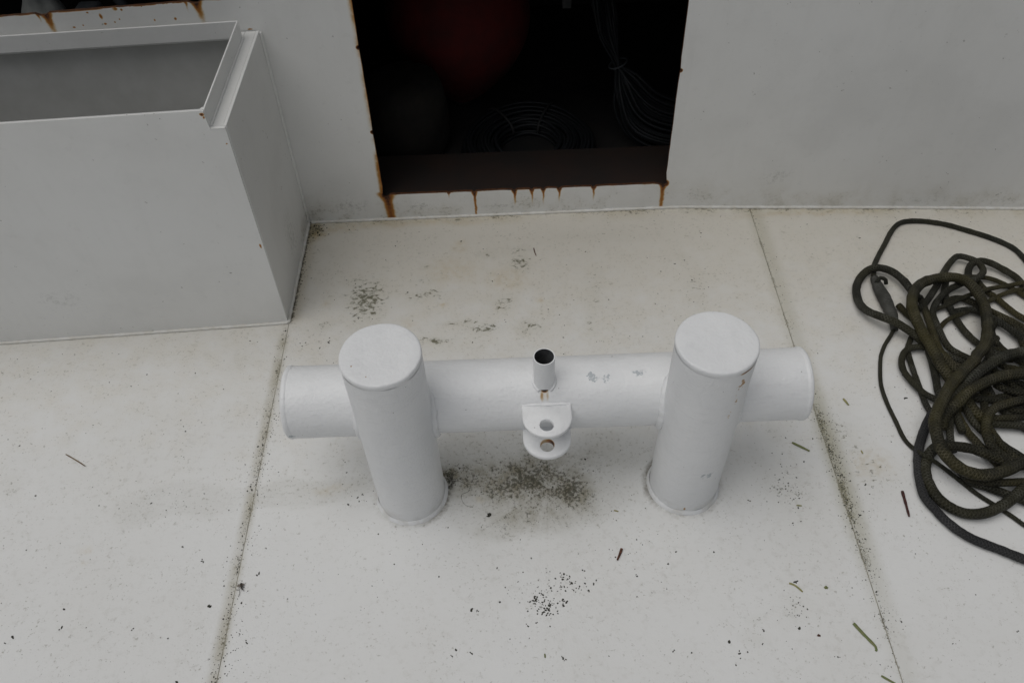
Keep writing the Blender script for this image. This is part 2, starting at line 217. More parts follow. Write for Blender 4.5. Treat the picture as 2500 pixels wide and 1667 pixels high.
# ------------------------------------------------------------------ material helpers
class SN:
    def __init__(s, name, rough=0.5):
        s.mat = bpy.data.materials.new(name)
        s.mat.use_nodes = True
        s.t = s.mat.node_tree
        s.b = s.t.nodes['Principled BSDF']
        s.b.inputs['Roughness'].default_value = rough
        g = s.t.nodes.new('ShaderNodeNewGeometry')
        s.pos = g.outputs['Position']
        sp = s.t.nodes.new('ShaderNodeSeparateXYZ'); s.t.links.new(s.pos, sp.inputs[0])
        s.x, s.y, s.z = sp.outputs
    def put(s, sock, v):
        if isinstance(v, (int, float)): sock.default_value = v
        elif isinstance(v, tuple): sock.default_value = v if len(v) == len(sock.default_value) else tuple(v) + (1,)
        else: s.t.links.new(v, sock)
    def m(s, op, *a, clamp=False):
        n = s.t.nodes.new('ShaderNodeMath'); n.operation = op; n.use_clamp = clamp
        for i, v in enumerate(a): s.put(n.inputs[i], v)
        return n.outputs[0]
    def add(s, *a):
        r = a[0]
        for v in a[1:]: r = s.m('ADD', r, v)
        return r
    def sub(s, a, b): return s.m('SUBTRACT', a, b)
    def mul(s, *a):
        r = a[0]
        for v in a[1:]: r = s.m('MULTIPLY', r, v)
        return r
    def mx(s, *a):
        r = a[0]
        for v in a[1:]: r = s.m('MAXIMUM', r, v)
        return r
    def ss(s, lo, hi, x, a=0.0, b=1.0):
        n = s.t.nodes.new('ShaderNodeMapRange'); n.interpolation_type = 'SMOOTHSTEP'
        s.put(n.inputs['Value'], x)
        n.inputs['From Min'].default_value = lo; n.inputs['From Max'].default_value = hi
        n.inputs['To Min'].default_value = a; n.inputs['To Max'].default_value = b
        return n.outputs[0]
    def noise(s, scale, det=3, rough=0.55, vec=None, st=None, dist=0.0):
        n = s.t.nodes.new('ShaderNodeTexNoise')
        n.inputs['Scale'].default_value = scale; n.inputs['Detail'].default_value = det
        n.inputs['Roughness'].default_value = rough; n.inputs['Distortion'].default_value = dist
        v = vec if vec is not None else s.pos
        if st:
            mp = s.t.nodes.new('ShaderNodeMapping'); mp.inputs['Scale'].default_value = st
            s.t.links.new(v, mp.inputs['Vector']); v = mp.outputs[0]
        s.t.links.new(v, n.inputs['Vector'])
        return n.outputs['Fac']
    def warp(s, scale, amt):
        n = s.t.nodes.new('ShaderNodeTexNoise'); n.inputs['Scale'].default_value = scale; n.inputs['Detail'].default_value = 3
        s.t.links.new(s.pos, n.inputs['Vector'])
        a = s.t.nodes.new('ShaderNodeVectorMath'); a.operation = 'SUBTRACT'
        s.t.links.new(n.outputs['Color'], a.inputs[0]); a.inputs[1].default_value = (0.5, 0.5, 0.5)
        b = s.t.nodes.new('ShaderNodeVectorMath'); b.operation = 'MULTIPLY_ADD'
        s.t.links.new(a.outputs[0], b.inputs[0]); b.inputs[1].default_value = (amt, amt, amt); s.t.links.new(s.pos, b.inputs[2])
        return b.outputs[0]
    def blob(s, c, r, vec=None, lo=0.0, hi=1.0, rot=0.0):
        """soft ellipsoid: 1 at the centre, 0 outside"""
        mp = s.t.nodes.new('ShaderNodeMapping'); mp.vector_type = 'TEXTURE'
        mp.inputs['Location'].default_value = c; mp.inputs['Scale'].default_value = r
        mp.inputs['Rotation'].default_value = (0, 0, rot)
        s.t.links.new(vec if vec is not None else s.pos, mp.inputs['Vector'])
        l = s.t.nodes.new('ShaderNodeVectorMath'); l.operation = 'LENGTH'
        s.t.links.new(mp.outputs[0], l.inputs[0])
        return s.ss(lo, hi, l.outputs['Value'], 1.0, 0.0)
    def mix(s, f, a, b):
        n = s.t.nodes.new('ShaderNodeMix'); n.data_type = 'RGBA'
        s.put(n.inputs[0], f); s.put(n.inputs[6], a); s.put(n.inputs[7], b)
        return n.outputs[2]
    def ramp(s, f, stops):
        n = s.t.nodes.new('ShaderNodeValToRGB')
        e = n.color_ramp.elements
        while len(e) < len(stops): e.new(0.5)
        for el, (p, c) in zip(e, stops): el.position = p; el.color = tuple(c) + (1,)
        s.put(n.inputs[0], f)
        return n.outputs[0]
    def color(s, c): s.put(s.b.inputs['Base Color'], c)
    def rough(s, v): s.put(s.b.inputs['Roughness'], v)
    def bump(s, h, dist, strength=1.0):
        n = s.t.nodes.new('ShaderNodeBump'); n.inputs['Distance'].default_value = dist; n.inputs['Strength'].default_value = strength
        s.put(n.inputs['Height'], h); s.t.links.new(n.outputs[0], s.b.inputs['Normal'])

XL, XR = -0.744, 0.730                     # plate joints of the deck
def deck_material():
    s = SN('deck_paint', 0.55)
    big = s.noise(2.2, 4, 0.6); mid = s.noise(13, 5, 0.6); fine = s.noise(105, 4, 0.7); fin2 = s.noise(190, 3, 0.75)
    patch = s.noise(48, 5, 0.65)
    c = s.mix(s.mul(s.ss(0.35, 0.75, big), 0.45), (0.735, 0.74, 0.73), (0.66, 0.655, 0.625))
    # yellowish film that has built up towards the wall, where nobody walks or rinses
    c = s.mix(s.mul(s.ss(0.0, 0.95, s.add(s.y, s.mul(s.sub(mid, 0.5), 0.9))), 0.72), c, (0.625, 0.585, 0.495))
    c = s.mix(s.mul(s.ss(0.50, 0.72, patch), s.ss(0.3, 0.7, big), 0.40), c, (0.50, 0.49, 0.45))
    c = s.mix(s.mul(s.ss(0.57, 0.70, fine), s.ss(0.38, 0.60, mid), 0.65), c, (0.28, 0.27, 0.22))
    st2 = s.noise(1.0, 5, 0.7, st=(45, 75, 50))
    c = s.mix(s.mul(s.ss(0.55, 0.72, st2), s.ss(0.2, 0.6, s.y), s.ss(0.35, 0.65, mid), 0.45), c, (0.27, 0.25, 0.17))
    c = s.mix(s.mul(s.ss(0.60, 0.72, s.noise(32, 6, 0.72)), s.ss(0.4, 0.6, mid), 0.55), c, (0.36, 0.35, 0.31))
    # grey films with the bollard's shade painted in, mould, moss and yellow stains: where each lies is stored on the plates
    def at(name):
        n = s.t.nodes.new('ShaderNodeAttribute'); n.attribute_name = name
        return n.outputs['Fac']
    film_shade = at('film_shade')
    c = s.mix(s.mul(film_shade, s.ss(0.2, 0.75, mid, 0.25, 0.62)), c, (0.42, 0.41, 0.36))
    c = s.mix(s.mul(film_shade, s.ss(0.52, 0.66, fine), 0.45), c, (0.20, 0.19, 0.15))
    yel = at('yellow')
    c = s.mix(s.mul(yel, s.ss(0.25, 0.7, patch), 0.8), c, (0.50, 0.37, 0.16))
    # mould smears
    sm = at('smudge')
    nst = s.noise(1.0, 5, 0.72, st=(58, 84, 60), dist=0.6)
    f = s.ss(0.0, 0.13, s.add(nst, s.mul(sm, 0.285), -0.70))
    c = s.mix(s.mul(sm, 0.16), c, (0.34, 0.32, 0.22))
    c = s.mix(s.mul(f, 0.86), c, s.mix(mid, (0.055, 0.058, 0.022), (0.13, 0.122, 0.060)))
    # moss under the bar, with the bar's shade put into its broad tint
    mo = at('moss_shade')
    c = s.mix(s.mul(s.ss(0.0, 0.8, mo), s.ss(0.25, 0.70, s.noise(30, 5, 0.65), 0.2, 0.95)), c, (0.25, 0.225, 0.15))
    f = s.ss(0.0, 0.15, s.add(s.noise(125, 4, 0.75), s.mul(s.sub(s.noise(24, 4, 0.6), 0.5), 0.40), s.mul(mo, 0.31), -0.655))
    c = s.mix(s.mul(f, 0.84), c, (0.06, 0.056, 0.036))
    # dirt along the plate joints
    yn = s.noise(9, 3, 0.6, st=(0.02, 1, 1))
    def seam(x0, side, w, amt):
        d = s.mul(s.sub(s.x, x0), side)
        near = s.mx(s.ss(0.0, w, d, 1.0, 0.0), 0.0)
        near = s.mul(near, s.ss(-0.010, -0.001, d))
        g = s.add(fin2, s.mul(near, s.add(amt, s.mul(s.sub(yn, 0.5), 0.9))), -0.82)
        return s.ss(0.0, 0.20, g)
    ends = s.ss(-0.44, -0.30, s.y)
    s1 = s.mul(seam(XL, -1, 0.026, 0.36), s.ss(0.62, 0.50, s.y, 1, 0) if False else s.ss(0.50, 0.64, s.y, 1.0, 0.0))
    s2 = s.mx(s.mul(seam(XR, 1, 0.045, 0.40), s.mul(s.ss(-0.36, -0.15, s.y), s.ss(0.2, 0.34, s.y, 1.0, 0.0))), s.mul(seam(XR, -1, 0.014, 0.33), 0.8))
    s2 = s.mx(s2, s.mul(seam(XR, 1, 0.014, 0.36), 0.9))
    c = s.mix(s.mul(s1, 0.8), c, (0.115, 0.105, 0.065))
    c = s.mix(s.mul(s2, 0.86), c, (0.095, 0.09, 0.055))
    dl = s.m('ABSOLUTE', s.sub(s.x, s.add(XL, -0.007))); dr = s.m('ABSOLUTE', s.sub(s.x, XR + 0.012))
    c = s.mix(s.mul(s.ss(0.0, 0.026, dl, 1.0, 0.0), s.ss(0.5, 0.64, s.y, 0.62, 0.0), s.ss(0.25, 0.6, yn, 0.3, 1.0)), c, (0.36, 0.33, 0.235))
    c = s.mix(s.mul(s.ss(0.0, 0.045, dr, 1.0, 0.0), s.ss(-0.45, 0.05, s.y, 0.2, 1.0), s.ss(0.1, 0.45, s.y, 0.65, 0.3)), c, (0.33, 0.31, 0.20))
    # dirt in the corners at the wall and the box
    dw = s.sub(s.sub(1.055, s.mul(s.mx(s.sub(s.x, 0.5), 0.0), 0.066)), s.y)
    fw = s.ss(0.0, 0.13, s.add(nst, s.mul(s.ss(0.0, 0.06, dw, 1.0, 0.0), s.add(0.24, s.mul(s.sub(yn, 0.5), 0.2))), -0.72))
    xn = s.noise(5, 3, 0.6, st=(1, 0.02, 1))
    c = s.mix(s.mul(s.ss(0.0, 0.07, dw, 1.0, 0.0), s.ss(0.35, 0.65, xn), 0.55), c, (0.45, 0.39, 0.26))
    c = s.mix(s.mul(fw, s.ss(0.35, 0.6, xn), 0.85), c, (0.10, 0.095, 0.06))
    db = s.sub(s.x, -0.742)
    inb = s.mul(s.ss(0.585, 0.62, s.y), s.ss(-0.004, 0.0, db))
    fb = s.ss(0.0, 0.13, s.add(fine, s.mul(s.ss(0.0, 0.022, db, 1.0, 0.0), 0.42), -0.76))
    c = s.mix(s.mul(inb, s.ss(0.0, 0.05, db, 1.0, 0.0), 0.5), c, (0.42, 0.36, 0.24))
    c = s.mix(s.mul(inb, fb, 0.9), c, (0.06, 0.055, 0.035))
    # grime caught round the weld collars of the two posts
    ring = at('collar')
    c = s.mix(s.mul(ring, s.ss(0.30, 0.52, s.add(s.mul(fine, 0.5), s.mul(mid, 0.4))), 0.8), c, (0.11, 0.095, 0.06))
    c = s.mix(s.mul(at('black'), s.ss(0.4, 0.55, fine), 0.95), c, (0.03, 0.03, 0.025))
    s.color(c)
    s.rough(s.add(0.48, s.mul(mid, 0.2)))
    s.bump(s.add(s.mul(fin2, 0.5), s.mul(patch, 0.8), s.mul(big, 3.0)), 0.0012, 0.5)
    return s.mat

STREAKS = [(-0.4705, 0.104, 0.025, 0.118, 1.0), (-0.267, 0.100, 0.004, 0.028, 0.6), (-0.1836, 0.100, 0.0075, 0.09, 1.0),
           (-0.0529, 0.100, 0.0075, 0.075, 0.95), (0.0045, 0.100, 0.006, 0.075, 0.8), (0.042, 0.100, 0.006, 0.075, 0.8),
           (0.0942, 0.100, 0.0068, 0.066, 0.85), (0.2069, 0.100, 0.0068, 0.066, 0.8), (0.4335, 0.105, 0.013, 0.11, 0.95),
           (-0.8775, 0.783, 0.016, 0.080, 1.0), (-1.2725, 0.774, 0.016, 0.080, 1.0), (-0.905, 0.782, 0.006, 0.035, 0.6), (-1.293, 0.772, 0.006, 0.03, 0.6)]
NUBS = [(-0.4735, 0.6249, .005), (-0.4775, 0.3451, .005), (-0.4735, 0.1015, .0105), (-0.267, 0.1005, .004), (-0.1836, 0.0995, .0055),
        (-0.0529, 0.0995, .006), (0.0045, 0.0995, .0055), (0.0419, 0.0995, .0055), (0.0942, 0.0995, .0055), (0.2069, 0.100, .006), (0.4365, 0.1015, .0105), (0.4385, 0.5111, .0045)]
RUSTSPOTS = [(-1.1345, 1.03, 0.7545, .006, .012), (-1.0906, 1.03, 0.7725, .010, .008), (-1.075, 1.03, 0.769, .005, .005), (-1.165, 1.03, 0.767, .005, .004), (-1.09, 1.03, 0.743, .003, .004),
             (-1.215, 1.03, 0.729, .006, .004), (-1.19, 1.03, 0.733, .004, .003), (-1.131, 1.03, 0.733, .006, .005), (-1.105, 1.03, 0.736, .004, .004), (-1.0, 1.03, 0.735, .004, .006), (-0.945, 1.04, 0.735, .006, .006), (-1.02, 1.03, 0.775, .003, .003), (-0.81, 1.05, 0.781, .05, .004),
             (-0.7790, 0.598, 0.7290, .0075, .0065), (-0.7765, 0.598, 0.7210, .004, .005), (-0.766, 0.599, 0.700, .004, .005), (-0.750, 0.60, 0.31, .004, .012), (-0.757, 1.05, 0.6925, .010, .003), (-0.745, .60, .645, .003, .003)]
def wall_material():
    s = SN('wall_paint', 0.5)
    big = s.noise(1.8, 4, 0.6); mid = s.noise(11, 5, 0.6); fine = s.noise(90, 4, 0.7); patch = s.noise(34, 5, 0.7)
    vst = s.noise(1.0, 4, 0.6, st=(26, 26, 5))
    c = s.mix(s.mul(s.ss(0.35, 0.7, big), 0.5), (0.785, 0.79, 0.775), (0.735, 0.735, 0.71))
    c = s.mix(s.mul(s.ss(0.5, 0.75, vst), 0.07), c, (0.52, 0.52, 0.49))
    c = s.mix(s.mul(s.ss(0.57, 0.72, patch), 0.10), c, (0.44, 0.44, 0.42))
    c = s.mix(s.mul(s.ss(0.45, 0.7, s.noise(3.5, 5, 0.65)), 0.35), c, (0.66, 0.665, 0.65))
    # splash dirt low on the wall
    low = s.ss(0.0, 0.16, s.z, 1.0, 0.0)
    inner = s.ss(0.85, 0.95, s.y)
    f = s.ss(0.0, 0.2, s.add(fine, s.mul(low, s.ss(0.35, 0.65, mid), 0.24), -0.66))
    c = s.mix(s.mul(f, inner, s.ss(0.3, 0.8, s.x, 0.5, 0.22)), c, (0.26, 0.26, 0.22))
    c = s.mix(s.mul(low, s.ss(0.4, 0.7, mid), inner, 0.35), c, (0.50, 0.47, 0.38))
    wv = s.warp(30, 0.03)
    for (cx, cy, cz, rx, rz, k) in ((0.79, 1.04, 0.13, .085, .055, .38), (0.55, 1.05, 0.045, .08, .04, .3), (1.28, 1.01, 0.03, .14, .022, .25), (1.55, 0.99, 0.03, .09, .03, .25),
                                    (-0.60, 1.05, 0.06, .12, .06, .5), (-0.37, 1.05, 0.05, .07, .035, .55), (-0.10, 1.05, 0.035, .12, .025, .5), (-0.742, .85, .12, .12, .18, .45), (-1.35, .58, .16, .12, .07, .28)):
        bl = s.blob((cx, cy, cz), (rx, max(rx, 0.1), rz), wv, 0.0, 1.2)
        f = s.ss(0.0, 0.25, s.add(fine, s.mul(bl, 0.22), -0.62))
        c = s.mix(s.mul(f, bl, k), c, (0.30, 0.31, 0.28))
    specks = s.ss(0.70, 0.74, s.noise(75, 2, 0.6))
    c = s.mix(s.mul(specks, s.ss(0.5, 0.6, mid), 0.6), c, (0.16, 0.15, 0.13))
    # rust runs
    r = None
    wob = s.mul(s.sub(s.noise(40, 3, 0.6), 0.5), 0.010)
    for (x0, z0, w, L, k) in STREAKS:
        v = s.m('DIVIDE', s.sub(z0, s.z), L)
        wd = s.mul(s.ss(-0.05, 0.30, v, 2.3 if L < 0.079 or L == 0.09 else 1.9, 1.0), w)
        u = s.m('DIVIDE', s.m('ABSOLUTE', s.add(s.sub(s.x, x0), s.mul(wob, s.ss(0.0, 0.3, v)), s.mul(v, -0.25 * w))), wd)
        a = s.mul(s.m('POWER', s.ss(0.0, 1.0, u, 1.0, 0.0), 1.3), s.ss(-0.16, 0.0, v), s.ss(0.05, 1.1, v, 1.0, 0.06 if L < 0.09 else 0.8), s.ss(0.08, 0.5, v, 1.0, 0.62 if L < 0.112 else 0.85), s.ss(0.95, 1.25, v, 1.0, 0.0), k)
        r = a if r is None else s.mx(r, a)
    wally = s.add(1.052 - 0.012, s.mul(s.m('MINIMUM', s.add(s.x, 0.747), 0.0), 0.0479))
    onwall = s.m('GREATER_THAN', s.y, wally)
    r = s.mul(r, onwall)
    for (nx, nz, nr) in NUBS:
        r = s.mx(r, s.blob((nx, 1.055, nz), (nr * 1.9, 0.1, nr * 1.9), None, 0.45, 1.0))
    # bare edge of the doorway and of the opening above the box
    edge = s.add(-0.4795, s.mul(s.sub(s.z, 0.103), 0.016))
    de = s.m('ABSOLUTE', s.sub(s.x, edge))
    zn = s.noise(4.5, 3, 0.6, st=(0.02, 0.02, 1))
    e1 = s.mul(s.ss(0.0, 0.019, de, 1.0, 0.0), s.ss(0.085, 0.105, s.z), s.ss(0.12, 0.40, s.z, 1.0, 0.5), s.ss(0.25, 0.60, zn), s.ss(1.0, 1.05, s.y), 0.72)
    e1 = s.mx(e1, s.mul(s.ss(0.0, 0.0035, de, 1.0, 0.0), s.ss(1.0, 1.05, s.y), s.ss(0.09, 0.1, s.z), 0.6))
    ez = s.mul(s.ss(0.0, 0.0032, s.m('ABSOLUTE', s.sub(s.z, 0.1015)), 1.0, 0.0), s.ss(-0.48, -0.47, s.x), s.ss(0.43, 0.44, s.x, 1.0, 0.0), s.ss(1.0, 1.05, s.y), s.ss(0.40, 0.65, mid), 0.5)
    sil = s.add(0.7705, s.mul(s.add(s.x, 1.39), 0.018))
    ew = s.mul(s.ss(0.0, 0.0035, s.m('ABSOLUTE', s.sub(s.z, sil)), 1.0, 0.0), s.ss(-0.74, -0.76, s.x) if False else s.ss(-0.77, -0.75, s.x, 1.0, 0.0), s.ss(0.95, 1.0, s.y), s.ss(0.40, 0.6, mid), 0.9)
    ew = s.mul(ew, s.ss(-1.30, -1.0, s.x, 0.55, 1.0))
    r = s.mx(r, e1, ez, ew)
    wv2 = s.warp(90, 0.004)
    for (cx, cy, cz, rx, rz) in RUSTSPOTS:
        r = s.mx(r, s.mul(s.blob((cx, cy, cz), (rx, 0.03 if cy > 1 else 0.012, rz), wv2, 0.1, 1.0), 0.62 if cx != -0.7790 else 0.95))
    r = s.mul(r, s.ss(0.2, 0.6, fine, 0.75, 1.1))
    rc = s.ramp(r, [(0.0, (0.62, 0.54, 0.38)), (0.22, (0.52, 0.34, 0.12)), (0.50, (0.36, 0.145, 0.025)), (0.80, (0.20, 0.065, 0.012)), (1.0, (0.035, 0.014, 0.008))])
    c = s.mix(s.ss(0.0, 0.40, r), c, rc)
    s.color(c)
    s.rough(s.add(0.42, s.mul(mid, 0.2), s.mul(s.ss(0.1, 0.5, r), 0.3)))
    s.bump(s.add(s.mul(fine, 0.4), s.mul(mid, 1.2), s.mul(big, 8.0)), 0.0015, 0.45)
    return s.mat

def bollard_material():
    s = SN('bollard_paint', 0.42)
    big = s.noise(4.0, 3, 0.6); mid = s.noise(22, 5, 0.6); fine = s.noise(230, 3, 0.6); peel = s.noise(140, 2, 0.5, st=(1, 1, 0.6))
    c = s.mix(s.mul(s.ss(0.35, 0.7, big), 0.8), (0.80, 0.81, 0.815), (0.74, 0.755, 0.765))
    brush = s.noise(1.0, 4, 0.6, st=(30, 30, 160))
    c = s.mix(s.mul(s.ss(0.5, 0.75, brush), 0.25), c, (0.62, 0.63, 0.64))
    c = s.mix(s.mul(s.ss(0.55, 0.8, mid), 0.15), c, (0.60, 0.59, 0.56))
    sp = s.ss(0.755, 0.785, s.noise(70, 2, 0.6))
    c = s.mix(s.mul(sp, 0.7), c, (0.12, 0.11, 0.10))
    wv = s.warp(45, 0.02)
    # scuffs down to the grey primer
    for (cx, cy, cz, rx, ry, rz) in ((0.105, 0.06, 0.374, .020, .02, .02), (0.135, 0.055, 0.372, .016, .02, .02), (0.205, 0.065, 0.375, .030, .012, .02), (0.365, -0.08, 0.165, .034, .02, .016), (-0.583, -.002, .275, .022, .02, .012), (0.42, 0.04, 0.355, .012, .02, .02)):
        bl = s.blob((cx, cy, cz), (rx, ry, rz), wv, 0.2, 1.0)
        f = s.ss(0.0, 0.03, s.add(s.noise(95, 5, 0.7), s.mul(bl, 0.26), -0.70))
        c = s.mix(s.mul(f, s.ss(0.05, 0.3, bl), 0.9), c, (0.42, 0.46, 0.485))
    # rust: weeping cap weld on the right post, drain notch of the small tube, lower lug hole
    r = s.mul(s.blob((0.394, -0.068, PH - 0.015), (0.026, 0.032, 0.0055), s.warp(60, 0.003), 0.3, 1.0), 0.85)
    for (cx, cy, cz, rx, rz, k) in ((0.386, -0.07, 0.50, .014, .035, 1.0), (0.382, -0.073, 0.45, .010, .035, .8), (0.378, -0.075, 0.40, .008, .03, .6)):
        bl = s.blob((cx, cy, cz), (rx, 0.03, rz), wv, 0.0, 1.0)
        f = s.ss(0.0, 0.07, s.add(s.noise(130, 3, 0.6), s.mul(bl, 0.26), -0.68))
        r = s.mx(r, s.mul(f, s.ss(0.0, 0.5, bl), k, 0.42), s.mul(bl, 0.08))
    for (dx, k) in ((-0.006, 0.42), (0.006, 0.3), (0.0, .2)):
        q = s.blob((-0.006 + dx, 0.026, 0.355), (0.0075, 0.024, 0.020), s.warp(60, 0.005), 0.0, 1.0)
        r = s.mx(r, s.mul(q, k))
    r = s.mx(r, s.mul(s.blob((-0.006, 0.032, 0.3645), (0.011, 0.012, 0.006), None, 0.3, 1.0), 0.95))
    hx, hy = s.sub(s.x, -0.004), s.add(s.y, 0.044)
    hr = s.m('SQRT', s.add(s.mul(hx, hx), s.mul(hy, hy)))
    ring = s.mul(s.ss(0.0142, 0.0182, hr, 1.0, 0.0), s.ss(0.243, 0.248, s.z), s.ss(0.263, 0.268, s.z, 1.0, 0.0), s.ss(-0.012, 0.010, s.add(hx, s.mul(hy, -0.5)), 0.35, 0.9))
    r = s.mx(r, ring)
    for (cx, cy, cz, q) in ((-0.397, -0.03, PH, .0025), (-0.365, -0.058, PH, .0018), (0.29, -0.05, 0.47, .003), (0.33, -.085, .02, .005)):
        r = s.mx(r, s.mul(s.blob((cx, cy, cz), (q, q, q * 2), None, 0.2, 1.0), 0.6))
    rc = s.ramp(r, [(0.0, (0.62, 0.52, 0.33)), (0.25, (0.50, 0.33, 0.12)), (0.55, (0.27, 0.11, 0.03)), (0.9, (0.05, 0.02, 0.01))])
    c = s.mix(s.ss(0.04, 0.45, r), c, rc)
    # thin dirt at the foot
    c = s.mix(s.mul(s.ss(0.0, 0.05, s.z, 1.0, 0.0), s.ss(0.45, 0.65, mid), 0.35), c, (0.45, 0.42, 0.34))
    s.color(c)
    s.rough(s.add(0.34, s.mul(mid, 0.2)))
    s.bump(s.add(s.mul(peel, 1.0), s.mul(fine, 0.3), s.mul(mid, 2.2), s.mul(brush, 0.8), s.mul(big, 4.0)), 0.0015, 0.65)
    return s.mat

def simple(name, c1, c2, scale=30, rough=0.7, bump=0.0008, det=4):
    s = SN(name, rough)
    n = s.noise(scale, det, 0.6); n2 = s.noise(scale * 5, 3, 0.6)
    s.color(s.mix(s.ss(0.3, 0.7, n), c1, c2))
    s.bump(s.add(n, s.mul(n2, 0.4)), bump, 0.6)
    return s.mat
def rope_material(name, c1, c2, cworn, pitch=0.02, strands=6, worn=0.5):
    s = SN(name, 0.62)
    s.b.inputs['Specular IOR Level'].default_value = 0.28
    uvn = s.t.nodes.new('ShaderNodeUVMap')
    sp = s.t.nodes.new('ShaderNodeSeparateXYZ'); s.t.links.new(uvn.outputs[0], sp.inputs[0])
    u, v = sp.outputs[0], sp.outputs[1]
    a = s.mul(u, 2 * math.pi / pitch); b = s.mul(v, 2 * math.pi * strands)
    w1 = s.m('SINE', s.add(a, b)); w2 = s.m('SINE', s.sub(a, b))
    h = s.mx(w1, w2)
    n = s.noise(6, 4, 0.6); n2 = s.noise(260, 3, 0.6); n3 = s.noise(28, 4, 0.65)
    c = s.mix(s.ss(0.35, 0.65, n), c1, c2)
    c = s.mix(s.mul(s.ss(0.40, 0.70, n3), s.ss(0.35, 0.95, h), worn), c, cworn)
    c = s.mix(s.mul(s.ss(0.62, 0.75, n2), 0.5), c, cworn)
    s.color(c)
    s.bump(s.add(s.mul(h, 0.7), s.mul(n2, 0.7)), 0.0018, 1.0)
    return s.mat
PS, PH, PR = 0.6835, 0.5506, 0.084           # spacing, height and radius of the posts
BH, BR, BY = 0.2932, 0.084, 0.08             # the cross bar: axis height, radius, set back
M_deck = deck_material()
M_wall = wall_material()
M_boll = bollard_material()
M_gap = simple('joint_dirt', (0.16, 0.15, 0.11), (0.38, 0.36, 0.29), 18, 0.9)
M_weld = simple('painted_weld', (0.70, 0.70, 0.67), (0.60, 0.585, 0.53), 40, 0.5)
M_rustedge = simple('rusty_cut_edge', (0.05, 0.022, 0.010), (0.12, 0.045, 0.015), 60, 0.9)
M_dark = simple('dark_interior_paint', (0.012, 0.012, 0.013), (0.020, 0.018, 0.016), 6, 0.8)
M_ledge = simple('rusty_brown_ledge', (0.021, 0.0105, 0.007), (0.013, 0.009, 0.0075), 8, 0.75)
M_red = simple('red_vinyl', (0.095, 0.003, 0.002), (0.05, 0.002, 0.002), 6, 0.85)  # red kept darker than real vinyl to hold the doorway's shade
M_sack = simple('dark_sack_cloth', (0.008, 0.0065, 0.005), (0.014, 0.011, 0.0075), 14, 0.9, 0.003)
M_cable = simple('blue_grey_cable', (0.0075, 0.0095, 0.012), (0.005, 0.0065, 0.008), 30, 0.6)
M_bore = simple('shaded_bore', (0.10, 0.105, 0.11), (0.05, 0.05, 0.05), 60, 0.7)  # shade inside the tube put into its wall colour
M_boxin = simple('grey_box_inside', (0.58, 0.585, 0.57), (0.50, 0.505, 0.485), 7, 0.6)  # inside of the box, greyer than its outer paint
M_boxfloor = simple('dark_box_bottom', (0.16, 0.155, 0.14), (0.08, 0.075, 0.065), 12, 0.85)  # unseen bottom, coloured dark to cut bounce inside the box
M_tie = simple('dark_tie', (0.02, 0.02, 0.02), (0.03, 0.03, 0.03), 30, 0.8)
M_palestrip = simple('grey_batten', (0.10, 0.10, 0.10), (0.07, 0.07, 0.07), 30, 0.7)
M_canvas = simple('pale_canvas', (0.34, 0.35, 0.33), (0.22, 0.23, 0.22), 9, 0.85, 0.004)
M_slate = simple('slate_metal', (0.06, 0.068, 0.075), (0.04, 0.045, 0.05), 12, 0.55)
M_rope = rope_material('olive_braid', (0.015, 0.0145, 0.0085), (0.046, 0.040, 0.014), (0.115, 0.105, 0.068), 0.0085, 6, 0.55)
M_rope2 = rope_material('grey_olive_braid', (0.015, 0.015, 0.010), (0.032, 0.030, 0.016), (0.105, 0.105, 0.088), 0.0085, 6, 0.6)
M_cord = rope_material('dark_cord', (0.018, 0.019, 0.013), (0.032, 0.031, 0.018), (0.08, 0.08, 0.066), 0.009, 4, 0.4)
M_splice = rope_material('worn_whipping', (0.05, 0.05, 0.044), (0.075, 0.075, 0.066), (0.19, 0.19, 0.175), 0.006, 2, 0.7)
M_strap = rope_material('dark_grey_webbing', (0.026, 0.027, 0.028), (0.036, 0.036, 0.036), (0.08, 0.08, 0.08), 0.008, 6, 0.5)
M_speck = simple('mould_black', (0.018, 0.018, 0.014), (0.05, 0.05, 0.035), 200, 0.95)
M_grass = simple('grass_green', (0.13, 0.17, 0.055), (0.19, 0.19, 0.08), 90, 0.7)
M_straw = simple('grass_yellowing', (0.32, 0.29, 0.12), (0.22, 0.22, 0.08), 90, 0.7)
M_needle = simple('brown_needle', (0.20, 0.12, 0.05), (0.10, 0.06, 0.03), 90, 0.7)
M_bark = simple('brown_bark', (0.14, 0.055, 0.03), (0.05, 0.022, 0.014), 220, 0.9)
M_redbark = simple('red_brown_bark', (0.085, 0.028, 0.024), (0.03, 0.014, 0.012), 220, 0.9)
M_bug = simple('insect_brown', (0.05, 0.035, 0.025), (0.02, 0.015, 0.01), 300, 0.6)
M_wing = simple('insect_wing', (0.22, 0.19, 0.16), (0.12, 0.10, 0.08), 300, 0.4)

